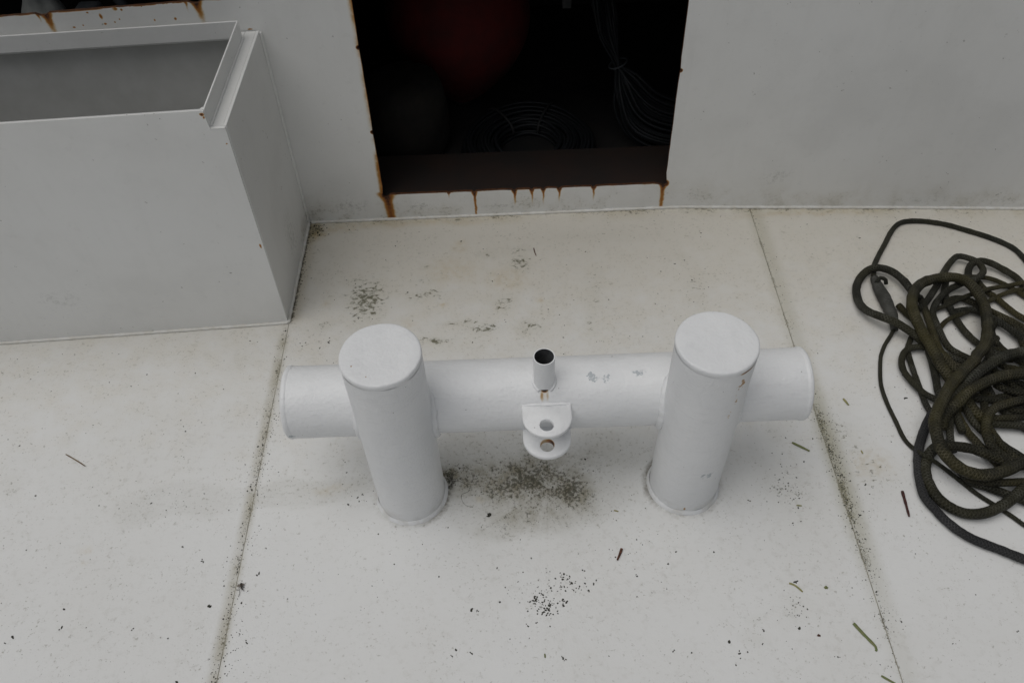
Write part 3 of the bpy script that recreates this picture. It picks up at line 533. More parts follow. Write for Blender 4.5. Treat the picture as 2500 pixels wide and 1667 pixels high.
# ------------------------------------------------------------------ deck: one slab under three steel plates
v, f = boxg(-9, 9, -8, 5, -0.06, -0.0011)
deck = mk('deck', v, f, M_gap); deck['kind'] = 'structure'
def ssn(lo, hi, x):
    t = np.clip((x - lo) / (hi - lo), 0, 1); return t * t * (3 - 2 * t)
def dirt_masks(X, Y):
    nz = np.array([[mnoise.noise(Vector((x * 16, y * 16, 0.3))), mnoise.noise(Vector((x * 16, y * 16, 7.7))), mnoise.noise(Vector((x * 7, y * 7, 2.2))), mnoise.noise(Vector((x * 7, y * 7, 5.2)))] for x, y in zip(X, Y)])
    x1, y1 = X + nz[:, 0] * 0.018 + nz[:, 2] * 0.010, Y + nz[:, 1] * 0.018 + nz[:, 3] * 0.010
    x2, y2 = X + nz[:, 2] * 0.035 + nz[:, 0] * 0.01, Y + nz[:, 3] * 0.035 + nz[:, 1] * 0.01
    def acc(L, lo, hi, x, y):
        r = np.zeros_like(x)
        for (cx, cy, rx, ry, k) in L:
            d = np.sqrt(((x - cx) / (rx * 1.15)) ** 2 + ((y - cy) / (ry * 1.15)) ** 2)
            r = np.maximum(r, k * (1 - ssn(lo, hi, d)))
        return r
    out = {'film_shade': acc(FILM_SHADE, 0.66, 1.05, x2, y2), 'yellow': acc(YELLOW, 0.2, 1.0, x1, y1), 'smudge': acc(SMUDGE, 0.0, 1.95, x1, y1), 'moss_shade': acc(MOSS_SHADE, 0.0, 1.7, x1, y1)}
    ring = np.zeros_like(X)
    for px, an in ((-PS / 2, 0.2), (PS / 2, 2.6)):
        vx = X - px; rr = np.hypot(vx, Y)
        ring = np.maximum(ring, (1 - ssn(0.094, 0.104, rr)) * (0.3 + 0.7 * ssn(-0.02, 0.085, vx * math.cos(an) + Y * math.sin(an))))
    out['collar'] = ring
    out['black'] = acc([(-PS / 2 + 0.095, 0.012, 0.016, 0.042, 1.0)], 0.3, 1.0, x1, y1)
    return out
def gridline(a, b, lo, hi, st):
    g = [a] if a < lo else []
    p = max(a, lo)
    while p < min(b, hi): g.append(p); p += st
    g.append(min(b, hi) if b > lo else b)
    if b > hi: g.append(b)
    return sorted(set(round(q, 5) for q in g))
for (x0, x1, zz) in ((-9, XL - 0.0010, -0.0005), (XL + 0.0010, XR - 0.0011, 0.0), (XR + 0.0011, 9, 0.0)):
    gx = gridline(x0, x1, -1.8, 1.8, 0.010); gy = gridline(-8, 1.07, -0.75, 1.07, 0.010)
    V = [(x, y, zz) for y in gy for x in gx]
    n = len(gx); F = [(j * n + i, j * n + i + 1, (j + 1) * n + i + 1, (j + 1) * n + i) for j in range(len(gy) - 1) for i in range(n - 1)]
    k = len(V)                                          # the plate's edges, down to the slab
    for (xe, o) in ((x0, 1), (x1, 0)):
        V += [(xe, -8, zz), (xe, 1.07, zz), (xe, 1.07, -0.0010), (xe, -8, -0.0010)]
        F.append((k, k + 1, k + 2, k + 3) if o == 0 else (k, k + 3, k + 2, k + 1)); k += 4
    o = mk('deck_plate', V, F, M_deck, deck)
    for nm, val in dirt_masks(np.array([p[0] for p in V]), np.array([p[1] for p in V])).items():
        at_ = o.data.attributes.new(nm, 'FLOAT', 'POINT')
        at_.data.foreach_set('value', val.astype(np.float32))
def bead(name, pts, r, parent, mat=None, flat=0.75, seed=0.0, wob=0.35, step=0.006, n=8):
    v, f, u = tubeg(spline(pts, step), r, n, flat=flat, wob=wob, seed=seed)
    return mk(name, v, f, mat or M_weld, parent, smooth=180)
def tubepart(name, pts, r, mat, parent, flat=1.0, wob=0.0, seed=0, n=10, step=0.01, loc=None):
    v, f, u = tubeg(spline(pts, step), r, n, flat=flat, wob=wob, seed=seed)
    return mk(name, v, f, mat, parent, smooth=180, uv=u, loc=loc)
tubepart('paint_crack', DEB['crack'], 0.00035, M_speck, deck, 0.8, 0.6, 1, 5, 0.004)

# ------------------------------------------------------------------ deckhouse with doorway and window opening
WA = Vector((-0.747, 1.052, 0)); WB = Vector((0.47, 1.0585, 0))
ang = math.radians(2.74)
E1 = Vector((math.cos(ang), math.sin(ang), 0))
dh = thing('deckhouse', 'white painted steel deckhouse wall with rusty-edged dark doorway and window opening', 'deckhouse', (0, 1.06, 0))
WMID = (WB - WA).normalized(); NMID = Vector((-WMID.y, WMID.x, 0))
def fmid(x, z, d):
    t = (x - WA.x) / WMID.x
    p = WA + WMID * t + NMID * d
    return (p.x, p.y, z)
NL = Vector((-E1.y, E1.x, 0))
def fleft(x, z, d):
    t = (x - WA.x) / E1.x
    p = WA + E1 * t + NL * d
    return (p.x, p.y, z)
def notch(cx, cz, r, a0, a1, n=7):
    return [(cx + r * math.cos(math.radians(a0 + (a1 - a0) * i / n)), cz + r * math.sin(math.radians(a0 + (a1 - a0) * i / n))) for i in range(n + 1)]
# door outline, clockwise from the bottom left corner, with the burnt notches of the cut
door = notch(-0.4745, 0.1005, 0.0095, 140, 320)
for (nx, nz, nr) in NUBS[3:10]:
    x = door[-1][0] + 0.01
    while x < nx - nr - 0.012:
        door.append((x, 0.1020 + 0.0011 * mnoise.noise(Vector((x * 60, 0, 0))))); x += 0.02
    door += notch(nx, nz + 0.0015, nr * 1.1, 190, 350)
x = door[-1][0] + 0.012
while x < 0.418:
    door.append((x, 0.1020 + 0.0011 * mnoise.noise(Vector((x * 60, 0, 0))))); x += 0.02
door += notch(0.4370, 0.1010, 0.0095, 220, 395)
def jag(x0, z0, x1, z1, n):
    return [(x0 + (x1 - x0) * i / n + 0.0012 * mnoise.noise(Vector((0, (z0 + (z1 - z0) * i / n) * 40, x0))), z0 + (z1 - z0) * i / n) for i in range(1, n)]
door += jag(0.4400, 0.118, 0.4375, 0.500, 14) + notch(0.4378, 0.511, 0.0045, -80, 80, 5) + jag(0.4370, 0.522, 0.433, 0.86, 10)
door += [(0.41, 0.895), (-0.44, 0.895), (-0.4670, 0.86)]  # unseen door head, set low to darken the room behind
door += jag(-0.467, 0.86, -0.4715, 0.640, 8) + notch(-0.4722, 0.625, 0.005, 100, 260, 5) + jag(-0.4722, 0.612, -0.4770, 0.36, 9) + notch(-0.4772, 0.345, 0.005, 100, 260, 5) + jag(-0.4772, 0.332, -0.4790, 0.115, 9)
v, f, fm = plateg([(-0.747, 0), (0.47, 0), (0.47, 2.15), (-0.747, 2.15)], [door], 0.010, fmid)
mk('wall_panel', v, f, [M_wall, M_rustedge], dh, fmat=fm, recalc=False)
win = []
x = -1.95
while x < -0.80:
    zz = 0.7705 + 0.018 * (x + 1.39) + 0.0010 * mnoise.noise(Vector((x * 50, 1, 0)))
    if abs(x + 1.2775) < 0.012 or abs(x + 0.878) < 0.012: zz -= 0.006
    win.append((x, zz)); x += 0.0125
win += [(-0.775, 0.80), (-0.772, 0.83), (-0.772, 1.12), (-0.80, 1.15), (-1.92, 1.15), (-1.95, 1.12)]  # unseen window head, lowered to let less daylight in
v, f, fm = plateg([(-4.2, 0), (-0.747, 0), (-0.747, 2.15), (-4.2, 2.15)], [win], 0.010, fleft)
mk('wall_panel', v, f, [M_wall, M_rustedge], dh, fmat=fm)
WR = [(0.47, 1.0585), (0.56, 1.0545), (0.66, 1.048), (0.80, 1.0395), (1.0, 1.0275), (1.2, 1.015), (1.4, 1.001), (1.6, 0.9865), (1.9, 0.962), (2.3, 0.928), (3.0, 0.866), (4.2, 0.76)]
ws = spline([(a, b, 0) for a, b in WR], 0.04)
V = [(p.x, p.y, 0) for p in ws] + [(p.x, p.y, 2.15) for p in ws] + [(p.x, p.y + 0.01, 0) for p in ws] + [(p.x, p.y + 0.01, 2.15) for p in ws]
n = len(ws); F = []
for i in range(n - 1):
    F += [(i, i + 1, i + 1 + n, i + n), (i + 2 * n, i + 3 * n, i + 1 + 3 * n, i + 1 + 2 * n), (i + n, i + 1 + n, i + 1 + 3 * n, i + 3 * n)]
mk('wall_panel', V, F, M_wall, dh, smooth=30)
bead('weld_bead', [(-0.735, 1.049, 0.002), (0, 1.053, 0.002), (0.47, 1.0555, 0.002)] + [(a, b - 0.003, 0.002) for a, b in WR[1:]], 0.0062, dh, seed=2.0)
# rooms behind the wall
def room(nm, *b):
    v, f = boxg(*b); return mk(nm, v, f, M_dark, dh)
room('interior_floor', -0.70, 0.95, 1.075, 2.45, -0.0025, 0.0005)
room('interior_wall', -0.72, -0.70, 1.070, 2.47, 0.0, 2.14)  # unseen partition, added to keep window light out of the doorway room
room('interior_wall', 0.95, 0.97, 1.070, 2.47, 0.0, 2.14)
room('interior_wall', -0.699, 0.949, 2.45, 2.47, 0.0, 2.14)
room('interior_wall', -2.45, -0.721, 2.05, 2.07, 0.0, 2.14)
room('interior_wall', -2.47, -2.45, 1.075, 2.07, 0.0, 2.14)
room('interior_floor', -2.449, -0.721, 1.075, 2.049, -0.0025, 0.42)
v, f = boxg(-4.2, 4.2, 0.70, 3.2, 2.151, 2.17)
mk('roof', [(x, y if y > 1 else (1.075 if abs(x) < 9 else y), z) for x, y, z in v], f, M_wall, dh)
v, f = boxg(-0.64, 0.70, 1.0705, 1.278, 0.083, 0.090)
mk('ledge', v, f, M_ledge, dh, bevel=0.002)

# things kept in the store behind the doorway
R = 0.265
prof = [(0.0, 0.03), (0.03, 0.032), (0.06, 0.045), (0.11, 0.08), (0.165, 0.125), (0.215, 0.185), (0.25, 0.25), (0.266, 0.32), (0.265, 0.38), (0.255, 0.45), (0.22, 0.53), (0.16, 0.59), (0.08, 0.622), (0.0, 0.63)]
pp = [(p.x, p.y) for p in spline([(a, b, 0) for a, b in prof], 0.02)]
v, f = latheg(pp, 40, 0, 0)
tilt = Matrix.Rotation(math.radians(-22), 3, 'X')
v = [tilt @ Vector(p) + Vector((-0.235, 1.70, -0.0)) for p in v]
zmin = min(p.z for p in v); v = [p - Vector((0, 0, zmin - 0.0006)) for p in v]
buoy = thing('buoy', 'big round red vinyl buoy lying inside the dark doorway', 'buoy', (-0.235, 1.70, 0))
mk('float_body', v, f, M_red, buoy, smooth=180)
eye = [tilt @ Vector((0.028 * math.cos(a), 0, 0.012 + 0.028 * math.sin(a))) + Vector((-0.235, 1.70, 0.045 - zmin - 0.0)) for a in [2 * math.pi * i / 20 for i in range(20)]]
v, f, u = tubeg(eye, 0.012, 8, closed=True)
mk('rope_eye', v, f, M_sack, buoy, smooth=180)
prof = [(0.0, 0.0006), (0.12, 0.0006), (0.145, 0.02), (0.15, 0.08), (0.148, 0.16), (0.142, 0.22), (0.125, 0.262), (0.09, 0.285), (0.04, 0.293), (0.0, 0.294)]
pp = [(p.x, p.y) for p in spline([(a, b, 0) for a, b in prof], 0.015)]
v, f = latheg(pp, 36, -0.425, 1.455, 0.012, 4.0)
v = [Vector((p.x, p.y, max(p.z, 0.0006))) for p in v]
tag(mk('sack', v, f, M_sack, None, smooth=180, loc=(-0.425, 1.46, 0.0)), 'dark bulging sack in front of the red buoy inside the doorway', 'sack')
coil = thing('rope_coil', 'round coil of thin blue-grey line lying behind the doorway sill', 'rope coil', (0.0, 1.385, 0))
rng = random.Random(3)
for k in range(42):
    rr = 0.105 + 0.135 * ((k * 0.618) % 1.0); zz = 0.0075 + 0.0125 * (k // 9) + rng.uniform(0, 0.003)
    ph = rng.uniform(0, 6.28); ex = rng.uniform(0.97, 1.03)
    P = [Vector((0.005 + rr * ex * math.cos(a), 1.385 + rr / ex * math.sin(a) * 0.98, zz + 0.004 * math.sin(3 * a + ph))) for a in [2 * math.pi * i / 48 for i in range(48)]]
    v, f, u = tubeg(P, 0.0062, 7, closed=True)
    mk('turn', v, f, M_cable, coil, smooth=180)
for a in (1.15, 2.15):
    c0 = Vector((0.005 + 0.172 * math.cos(a), 1.385 + 0.172 * math.sin(a), 0.038)); d = Vector((math.cos(a), math.sin(a), 0)).normalized()
    P = [c0 + d * (0.080 * math.cos(q)) + Vector((0, 0, 0.036 * math.sin(q))) for q in [2 * math.pi * i / 24 for i in range(24)]]
    v, f, u = tubeg(P, 0.005, 6, closed=True)
    mk('tie', v, f, M_tie, coil, smooth=180)
hank = thing('cable_hank', 'hank of thin blue-grey cables slumped against the right side of the dark doorway', 'cable hank', (0.50, 1.40, 0))
for k in range(26):
    a = rng.uniform(0, 6.28); q = rng.uniform(0.0, 0.026); ox, oz = q * math.cos(a), q * math.sin(a); sp = (k - 13) / 13
    tubepart('strand', [(0.26 + sp * 0.03 + ox, 1.62 + 0.05 * sp, 0.52 + 0.06 * math.cos(k)), (0.29 + ox * 0.8 + sp * .03, 1.55 + 0.03 * sp, 0.38), (0.322 + ox * 0.6, 1.50 + oz * .6, 0.275 + oz * 0.6), (0.355 + ox * 1.3 + sp * 0.03, 1.46 + sp * 0.03, 0.205 + oz * 1.6 + sp * .03), (0.42 + sp * 0.055, 1.42 + 0.05 * sp, 0.125 + sp * 0.05 + oz), (0.53 + sp * 0.04, 1.40 + 0.07 * sp, 0.085 + sp * 0.055 + oz), (0.70, 1.42 + 0.08 * sp, 0.07 + sp * 0.05)], 0.0058, M_cable, hank, n=6, step=0.02)
P = [Vector((0.322, 1.50, 0.275)) + Vector((0.030 * math.cos(a), 0.026 * math.sin(a), 0.012 * math.cos(a))) for a in [2 * math.pi * i / 20 for i in range(20)]]
v, f, u = tubeg(P, 0.0035, 6, closed=True)
mk('tie', v, f, M_slate, hank, smooth=180)
v, f = boxg(0.155, 0.19, 1.90, 1.92, 0.27, 1.9)
tag(mk('batten', v, f, M_palestrip, None, bevel=0.003, loc=(0.17, 1.91, 0.27)), 'narrow grey batten hanging at the back of the dark doorway', 'batten')
# things behind the window opening
prof = [(0.0, 0.421), (0.055, 0.421), (0.066, 0.45), (0.066, 0.62), (0.058, 0.68), (0.04, 0.72), (0.03, 0.76), (0.034, 0.80), (0.0, 0.80)]
pp = [(p.x, p.y) for p in spline([(a, b, 0) for a, b in prof], 0.02)]
v, f = latheg(pp, 28, -1.385, 1.215, 0.012, 9.0)
v = [Vector((p.x, p.y, max(p.z, 0.421))) for p in v]
tag(mk('canvas_bag', v, f, M_canvas, None, smooth=180, loc=(-1.385, 1.215, 0.42)), 'pale grey canvas bag just inside the window opening at top left', 'bag')
v, f = boxg(-1.285, -1.215, 1.16, 1.24, 0.421, 0.70)
tag(mk('slate_canister', v, f, M_slate, None, bevel=0.012, smooth=40, loc=(-1.25, 1.2, 0.421)), 'dark slate canister inside the window opening, right of the pale bag', 'canister')
pi_ = thing('pipe_fitting', 'slanting dark grey pipe with a round flange inside the window opening', 'pipe', (-1.16, 1.3, 0.421))
tubepart('pipe', [(-1.24, 1.30, 0.78), (-1.195, 1.28, 0.70), (-1.16, 1.27, 0.60), (-1.15, 1.27, 0.421)], 0.016, M_slate, pi_)
v, f = latheg([(0.0, 0.421), (0.05, 0.421), (0.05, 0.436), (0.018, 0.437), (0.0, 0.437)], 24, -1.15, 1.27)
mk('flange', v, f, M_slate, pi_, smooth=30)

# ------------------------------------------------------------------ open-topped steel box against the deckhouse
bx = thing('deck_box', 'white open-topped steel box with raised rim welded to the deckhouse wall', 'deck box', (-1.2, 0.8, 0))
BC = Vector((-0.749, 0.601, 0)); ET = Vector((0.0044, 1.0, 0))
def fb(s_, t_, z_):
    p = BC + E1 * s_ + ET * t_
    return (p.x + 0.0195 * z_, p.y, z_)
v, f, fm = plateg([(-1.75, 0), (0, 0), (0, 0.686), (-0.002, 0.689), (-0.036, 0.690), (-0.039, 0.735), (-0.043, 0.738), (-1.75, 0.738)], [], 0.008, lambda a, b, d: fb(a, d, b))
mk('front_panel', v, f, M_wall, bx, bevel=0.0014, smooth=40)
v, f = boxg(-0.008, 0, 0.0085, 0.449, 0, 0.689, fb)
mk('side_panel', v, f, M_wall, bx, bevel=0.0014, smooth=40)
v, f = boxg(-1.75, -1.742, 0.0085, 0.449, 0, 0.689, fb)
mk('side_panel', v, f, M_wall, bx, bevel=0.0014, smooth=40)
v, f = boxg(-1.7415, -0.0085, 0.443, 0.4485, 0, 0.682, fb)
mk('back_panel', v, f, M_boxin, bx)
v, f = boxg(-1.7415, -0.0085, 0.0085, 0.4425, 0.03, 0.04, fb)
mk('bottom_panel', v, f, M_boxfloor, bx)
v, f = boxg(-0.037, -0.0082, 0.0085, 0.4485, 0.6835, 0.6885, fb)
mk('gutter', v, f, M_wall, bx, bevel=0.0012, smooth=40)
v, f = boxg(-1.742, -0.0375, 0.4155, 0.4485, 0.6835, 0.6885, fb)
mk('gutter', v, f, M_wall, bx, bevel=0.0012, smooth=40)
v, f = boxg(-0.042, -0.0375, 0.0085, 0.4145, 0.680, 0.738, fb)
mk('rim', v, f, M_wall, bx, bevel=0.0014, smooth=40)
v, f = boxg(-1.742, -0.0378, 0.410, 0.4152, 0.690, 0.7385, fb)
mk('rim', v, f, M_wall, bx, bevel=0.0014, smooth=40)
bead('weld_bead', [fb(-1.75, -0.002, 0.002), fb(-0.9, -0.002, 0.002), fb(-0.003, -0.003, 0.002), fb(0.003, 0.001, 0.002), fb(0.003, 0.2, 0.002), fb(0.003, 0.443, 0.002)], 0.0058, bx, seed=5.0)
bead('weld_bead', [fb(0.002, 0.446, 0.003), fb(0.002, 0.446, 0.3), fb(0.002, 0.447, 0.685)], 0.0055, bx, flat=1.0, seed=6.0, mat=M_wall)
bead('weld_bead', [fb(-0.036, 0.010, 0.690), fb(-0.036, 0.2, 0.690), fb(-0.036, 0.41, 0.690)], 0.0035, bx, seed=7.0, mat=M_wall)
bead('weld_bead', [fb(-0.047, 0.008, 0.735), fb(-0.043, 0.012, 0.7355), fb(-0.041, 0.017, 0.735)], 0.005, bx, flat=0.7, seed=8.5, mat=M_wall)

# ------------------------------------------------------------------ double mooring bollard
bo = thing('mooring_bollard', 'white painted double mooring bollard with horizontal cross bar and lifting lug', 'bollard', (0, 0, 0))
for i, sx in enumerate((-1, 1)):
    cx = sx * PS / 2
    prof = [(PR + 0.0005, 0.0), (PR, 0.01)] + [(PR, 0.01 + (PH - 0.025) * k / 24) for k in range(1, 25)]
    v, f = latheg(prof, 112, cx, 0, 0.0007, i * 3.0)
    post = mk('post', v, f, M_boll, bo, smooth=180)
    prof = [(PR - 0.0012, PH - 0.0190), (PR + 0.0002, PH - 0.0135), (PR + 0.0009, PH - 0.0095), (PR + 0.0009, PH - 0.0055), (PR + 0.0002, PH - 0.0024), (PR - 0.0015, PH - 0.0007), (PR - 0.0045, PH), (PR - 0.02, PH), (PR * 0.5, PH), (PR * 0.2, PH), (0, PH)]
    v, f = latheg(prof, 112, cx, 0, 0.0011, 7 + i * 3.0)
    mk('cap', v, f, M_boll, post, smooth=180)
    prof = [(PR + 0.0004, 0.0105), (PR + 0.0022, 0.0085), (PR + 0.0046, 0.0050), (PR + 0.0060, 0.0022), (PR + 0.0068, 0.0003)]
    v, f = latheg(prof, 112, cx, 0, 0.0016, 12 + i * 3.0)
    v = [Vector((p.x, p.y, max(p.z, 0.0002))) for p in v]
    mk('weld_collar', v, f, M_boll, post, smooth=180)
# cross bar lies along x, set behind the post centres
def lathex(prof, n, amp, seed):
    v, f = latheg([(r, x) for r, x in prof], n, 0, 0, amp, seed)
    return [Vector((p.z, BY + p.x, BH - p.y)) for p in v], f
X0, X1 = -0.597, 0.593
v, f = lathex([(BR, X0 + 0.006 + (X1 - X0 - 0.012) * k / 60) for k in range(61)], 96, 0.0006, 2.0)
bar = mk('cross_bar', v, f, M_boll, bo, smooth=180, recalc=True)
for (xe, d) in ((X0, 1), (X1, -1)):
    v, f = lathex([(BR - 0.0005, xe + d * 0.0145), (BR + 0.0012, xe + d * 0.0115), (BR + 0.0019, xe + d * 0.0075), (BR + 0.0012, xe + d * 0.003), (BR - 0.001, xe + d * 0.0006), (BR - 0.006, xe), (BR * 0.5, xe), (0, xe)], 96, 0.0010, xe)
    mk('end_cap', v, f, M_boll, bar, smooth=180, recalc=True)
for sx in (-1, 1):
    for side in (-1, 1):
        P = []
        for k in range(41):
            a = math.radians(96 + 168 * k / 40)          # front half of the bar's section
            yy = BY + BR * math.cos(a); zz = BH + BR * math.sin(a)
            if abs(yy) >= PR: continue
            P.append((sx * PS / 2 + side * (math.sqrt(PR * PR - yy * yy) + 0.001), yy - 0.001, zz))
        bead('weld_bead', P, 0.0100, bar, M_boll, flat=1.0, seed=sx * 3 + side, wob=0.3)
# socket tube with drain notch
TX, TY, TR, TT = -0.006, 0.0545, 0.0235, 0.0022
def topz(y): return BH + math.sqrt(max(BR * BR - (y - BY) ** 2, 0))
V, F = [], []
NS, NZ = 64, 6
for (rr, wall) in ((TR, 0), (TR - TT, 1)):
    for k in range(NS):
        a = 2 * math.pi * k / NS
        x, y = TX + rr * math.cos(a), TY + rr * math.sin(a)
        z0 = topz(y) - 0.0005
        da = (a - 1.5 * math.pi) * rr
        if abs(da) < 0.0105: z0 += 0.0085 * math.sqrt(1 - (da / 0.0105) ** 2)
        for j in range(NZ + 1): V.append((x, y, z0 + (0.4565 - z0) * j / NZ))
st = NZ + 1; off = NS * st
for k in range(NS):
    k2 = (k + 1) % NS
    for j in range(NZ):
        F.append((k * st + j, k2 * st + j, k2 * st + j + 1, k * st + j + 1))
        F.append((off + k * st + j, off + k * st + j + 1, off + k2 * st + j + 1, off + k2 * st + j))
    F.append((k * st + NZ, k2 * st + NZ, off + k2 * st + NZ, off + k * st + NZ))
    F.append((k * st, off + k * st, off + k2 * st, k2 * st))
fm = []
for k in range(NS): fm += [0, 1] * NZ + [0, 1]
tube = mk('socket_tube', V, F, [M_boll, M_bore], bo, smooth=40, fmat=fm)
v, f = latheg([(TR - TT, 0.3795), (0.012, 0.3792), (0.0, 0.3791)], 32, TX, TY)
mk('bore_shade', v, f, M_tie, tube)  # black disc standing in for the shade deep in the bore
P = []
for k in range(60):
    a = 1.5 * math.pi + 0.52 + (2 * math.pi - 1.04) * k / 59
    x, y = TX + (TR + 0.001) * math.cos(a), TY + (TR + 0.001) * math.sin(a)
    P.append((x, y, topz(y) + 0.0005))
bead('weld_bead', P, 0.0036, tube, M_boll, flat=1.0, seed=4.4, wob=0.4, step=0.004)
# two lug plates, one above the other, with pin holes
def lug(zt, xc, yf, w, hole):
    out = [(xc + w, 0.035), (xc - w, 0.035), (xc - w, yf + w * 0.98)]
    for k in range(1, 32):
        a = math.pi + math.pi * k / 32
        out.append((xc + w * math.cos(a), yf + w * 0.98 + w * 0.98 * math.sin(a)))
    out.append((xc + w, yf + w * 0.98))
    hl = [(hole[0] + hole[2] * math.cos(2 * math.pi * k / 36), hole[1] + hole[2] * math.sin(2 * math.pi * k / 36)) for k in range(36)]
    th, ch = 0.011, 0.0018
    def shrink(L, q):                                    # move a loop inwards along its normals
        o = []
        for i in range(len(L)):
            a, b = Vector(L[i - 1]), Vector(L[(i + 1) % len(L)])
            d = (b - a).normalized(); o.append((L[i][0] - d.y * q, L[i][1] + d.x * q))
        return o
    area = sum(out[i - 1][0] * out[i][1] - out[i][0] * out[i - 1][1] for i in range(len(out)))
    sg = 1 if area > 0 else -1
    o2, h2 = shrink(out, ch * sg), shrink(hl, -ch * 0.6)
    no, nh = len(out), len(hl)
    tris = tessellate_polygon([[Vector((p[0], p[1], 0)) for p in o2], [Vector((p[0], p[1], 0)) for p in h2]])
    V = []
    for (lo, lh, z) in ((o2, h2, zt), (out, hl, zt - ch), (out, hl, zt - th + ch), (o2, h2, zt - th)):
        V += [(p[0], p[1], z) for p in lo + lh]
    m_ = no + nh
    F = [tuple(t) for t in tris] + [tuple(i + 3 * m_ for i in reversed(t)) for t in tris]
    for r_ in range(3):
        for (st0, cnt) in ((0, no), (no, nh)):
            for i in range(cnt):
                a, b = r_ * m_ + st0 + i, r_ * m_ + st0 + (i + 1) % cnt
                F.append((a, b, b + m_, a + m_))
    return mk('lug', V, F, M_boll, bo, smooth=50, recalc=True)
for zt, yf, hc in ((0.341, -0.074, (-0.005, -0.0435, 0.0150)), (0.264, -0.078, (-0.004, -0.0465, 0.0150))):
    lg = lug(zt, -0.003, yf, 0.0545, hc)
    yb = BY - math.sqrt(max(BR * BR - (zt - BH) ** 2, 0))
    bead('weld_bead', [(-0.060, yb + 0.003, zt - 0.002), (-0.03, yb + 0.001, zt - 0.0005), (0.03, yb + 0.001, zt - 0.0005), (0.054, yb + 0.003, zt - 0.002)], 0.0048, lg, M_boll, flat=0.8, seed=zt * 50, wob=0.4)

# ------------------------------------------------------------------ heap of ropes
def ropepart(name, key, mat, parent, flat=1.0, rmul=1.0, taper=None, n=12):
    r, P = ROPES[key]
    pts = spline(P, 0.008)
    rad = (lambda t: r * rmul * taper(t)) if taper else r * rmul
    v, f, u = tubeg(pts, rad, n, flat=flat, wob=0.10, seed=len(key) * 1.7 + r * 100)
    v = [Vector((p.x, p.y, max(p.z, 0.0006))) for p in v]
    return mk(name, v, f, mat, parent, smooth=180, uv=u)
rope = thing('mooring_rope', 'thick dark olive braided rope heaped in tangled loops on the deck', 'rope', (1.15, 0.3, 0))
FAT = {'bigloop': 0.94, 'arc1': 0.9, 'arc2': 0.9, 'lowloop': 0.92, 'mid1': 0.9, 'ring': 0.88, 'leftloop': 0.9, 'midright': 0.88}
DULL = {'leftloop', 'toploop', 'smallloop', 'under1', 'arc1', 'deep1', 'deep3', 'deep6', 'deep9', 'cross1', 'ring2', 'braid1', 'topright', 'lowloop'}
skip = {'cord1', 'cord2', 'splice', 'hitch', 'strap'}
for key in ROPES:
    if key in skip: continue
    ropepart('loop', key, M_rope2 if key in DULL else M_rope, rope, rmul=FAT.get(key, 0.76), flat=0.9)
rr_ = random.Random(21)
for k in range(7):                                        # lower turns of the heap
    cx, cy, q = 1.27 + rr_.uniform(-0.06, 0.08), 0.28 + rr_.uniform(-0.14, 0.16), rr_.uniform(0.09, 0.16)
    ph = rr_.uniform(0, 6.28)
    P = [Vector((cx + q * 0.9 * math.cos(a + ph) * (1 + 0.18 * math.sin(2 * a + k)), cy + q * 1.25 * math.sin(a + ph) * (1 + 0.15 * math.sin(3 * a)), 0.013 + 0.012 * (0.5 + 0.5 * math.sin(2 * a + k)))) for a in [0.5 * i for i in range(11)]]
    v, f, u = tubeg(spline(P, 0.01), 0.0098, 12, wob=0.1, seed=k)
    mk('loop', v, f, M_rope if k % 2 else M_rope2, rope, smooth=180, uv=u)
# the loops turn back outside the picture
ends = sorted([(ROPES[k][1][-1] if ROPES[k][1][-1][0] > ROPES[k][1][0][0] else ROPES[k][1][0], ROPES[k][0]) for k in ROPES if k not in skip and max(p[0] - 0.36 * p[1] for p in (ROPES[k][1][-1], ROPES[k][1][0])) > 1.20], key=lambda e: e[0][1])
h_ = len(ends) // 2
second = ends[h_:2 * h_]; rr_.shuffle(second)
for i in range(h_):
    (a, ra), (b, rb) = ends[i], second[i]
    a = Vector(a); b = Vector(b); mid = (a + b) / 2
    w = 0.10 + 0.42 * abs(a.y - b.y) + rr_.uniform(-0.03, 0.05); zz = 0.014 + 0.011 * (i % 5)
    x_ = max(a.x, b.x)
    P = [a, a + Vector((0.05, rr_.uniform(-0.015, 0.015), 0)), Vector((x_ + w * 0.72, a.y * 0.72 + b.y * 0.28 - 0.02, zz)), Vector((x_ + w, mid.y + rr_.uniform(-0.04, 0.04), zz)), Vector((x_ + w * 0.72, b.y * 0.72 + a.y * 0.28 + 0.02, zz)), b + Vector((0.05, rr_.uniform(-0.015, 0.015), 0)), b]
    v, f, u = tubeg(spline(P, 0.01), (ra + rb) * 0.4, 12, wob=0.1)
    mk('loop', [Vector((p.x, p.y, max(p.z, 0.0006))) for p in v], f, M_rope if i % 2 else M_rope2, rope, smooth=180, uv=u)
ROPES['cord1'][1][:0] = [[1.44, 0.30, 0.02], [1.56, 0.40, 0.012], [1.585, 0.53, 0.009], [1.555, 0.64, 0.0085]]
ROPES['cord2'][1].extend([[1.21, -0.20, 0.006], [1.32, -0.19, 0.007], [1.40, -0.08, 0.012], [1.42, 0.05, 0.02]])
ROPES['strap'][1].extend([[1.24, -0.285, 0.011], [1.37, -0.25, 0.011], [1.46, -0.14, 0.012], [1.45, 0.0, 0.016], [1.38, 0.10, 0.02]])
cord = thing('thin_line', 'thin dark line with a worn whipped splice, looping left of the rope heap', 'line', (1.03, 0.55, 0))
ropepart('line', 'cord1', M_cord, cord, rmul=1.05)
ropepart('line', 'cord2', M_cord, cord, rmul=1.0)
sp_ = ropepart('splice', 'splice', M_splice, cord, taper=lambda t: 0.75 + 0.45 * math.sin(math.pi * min(1, t * 1.05)) - 0.1 * t)
ropepart('hitch', 'hitch', M_cord, sp_)
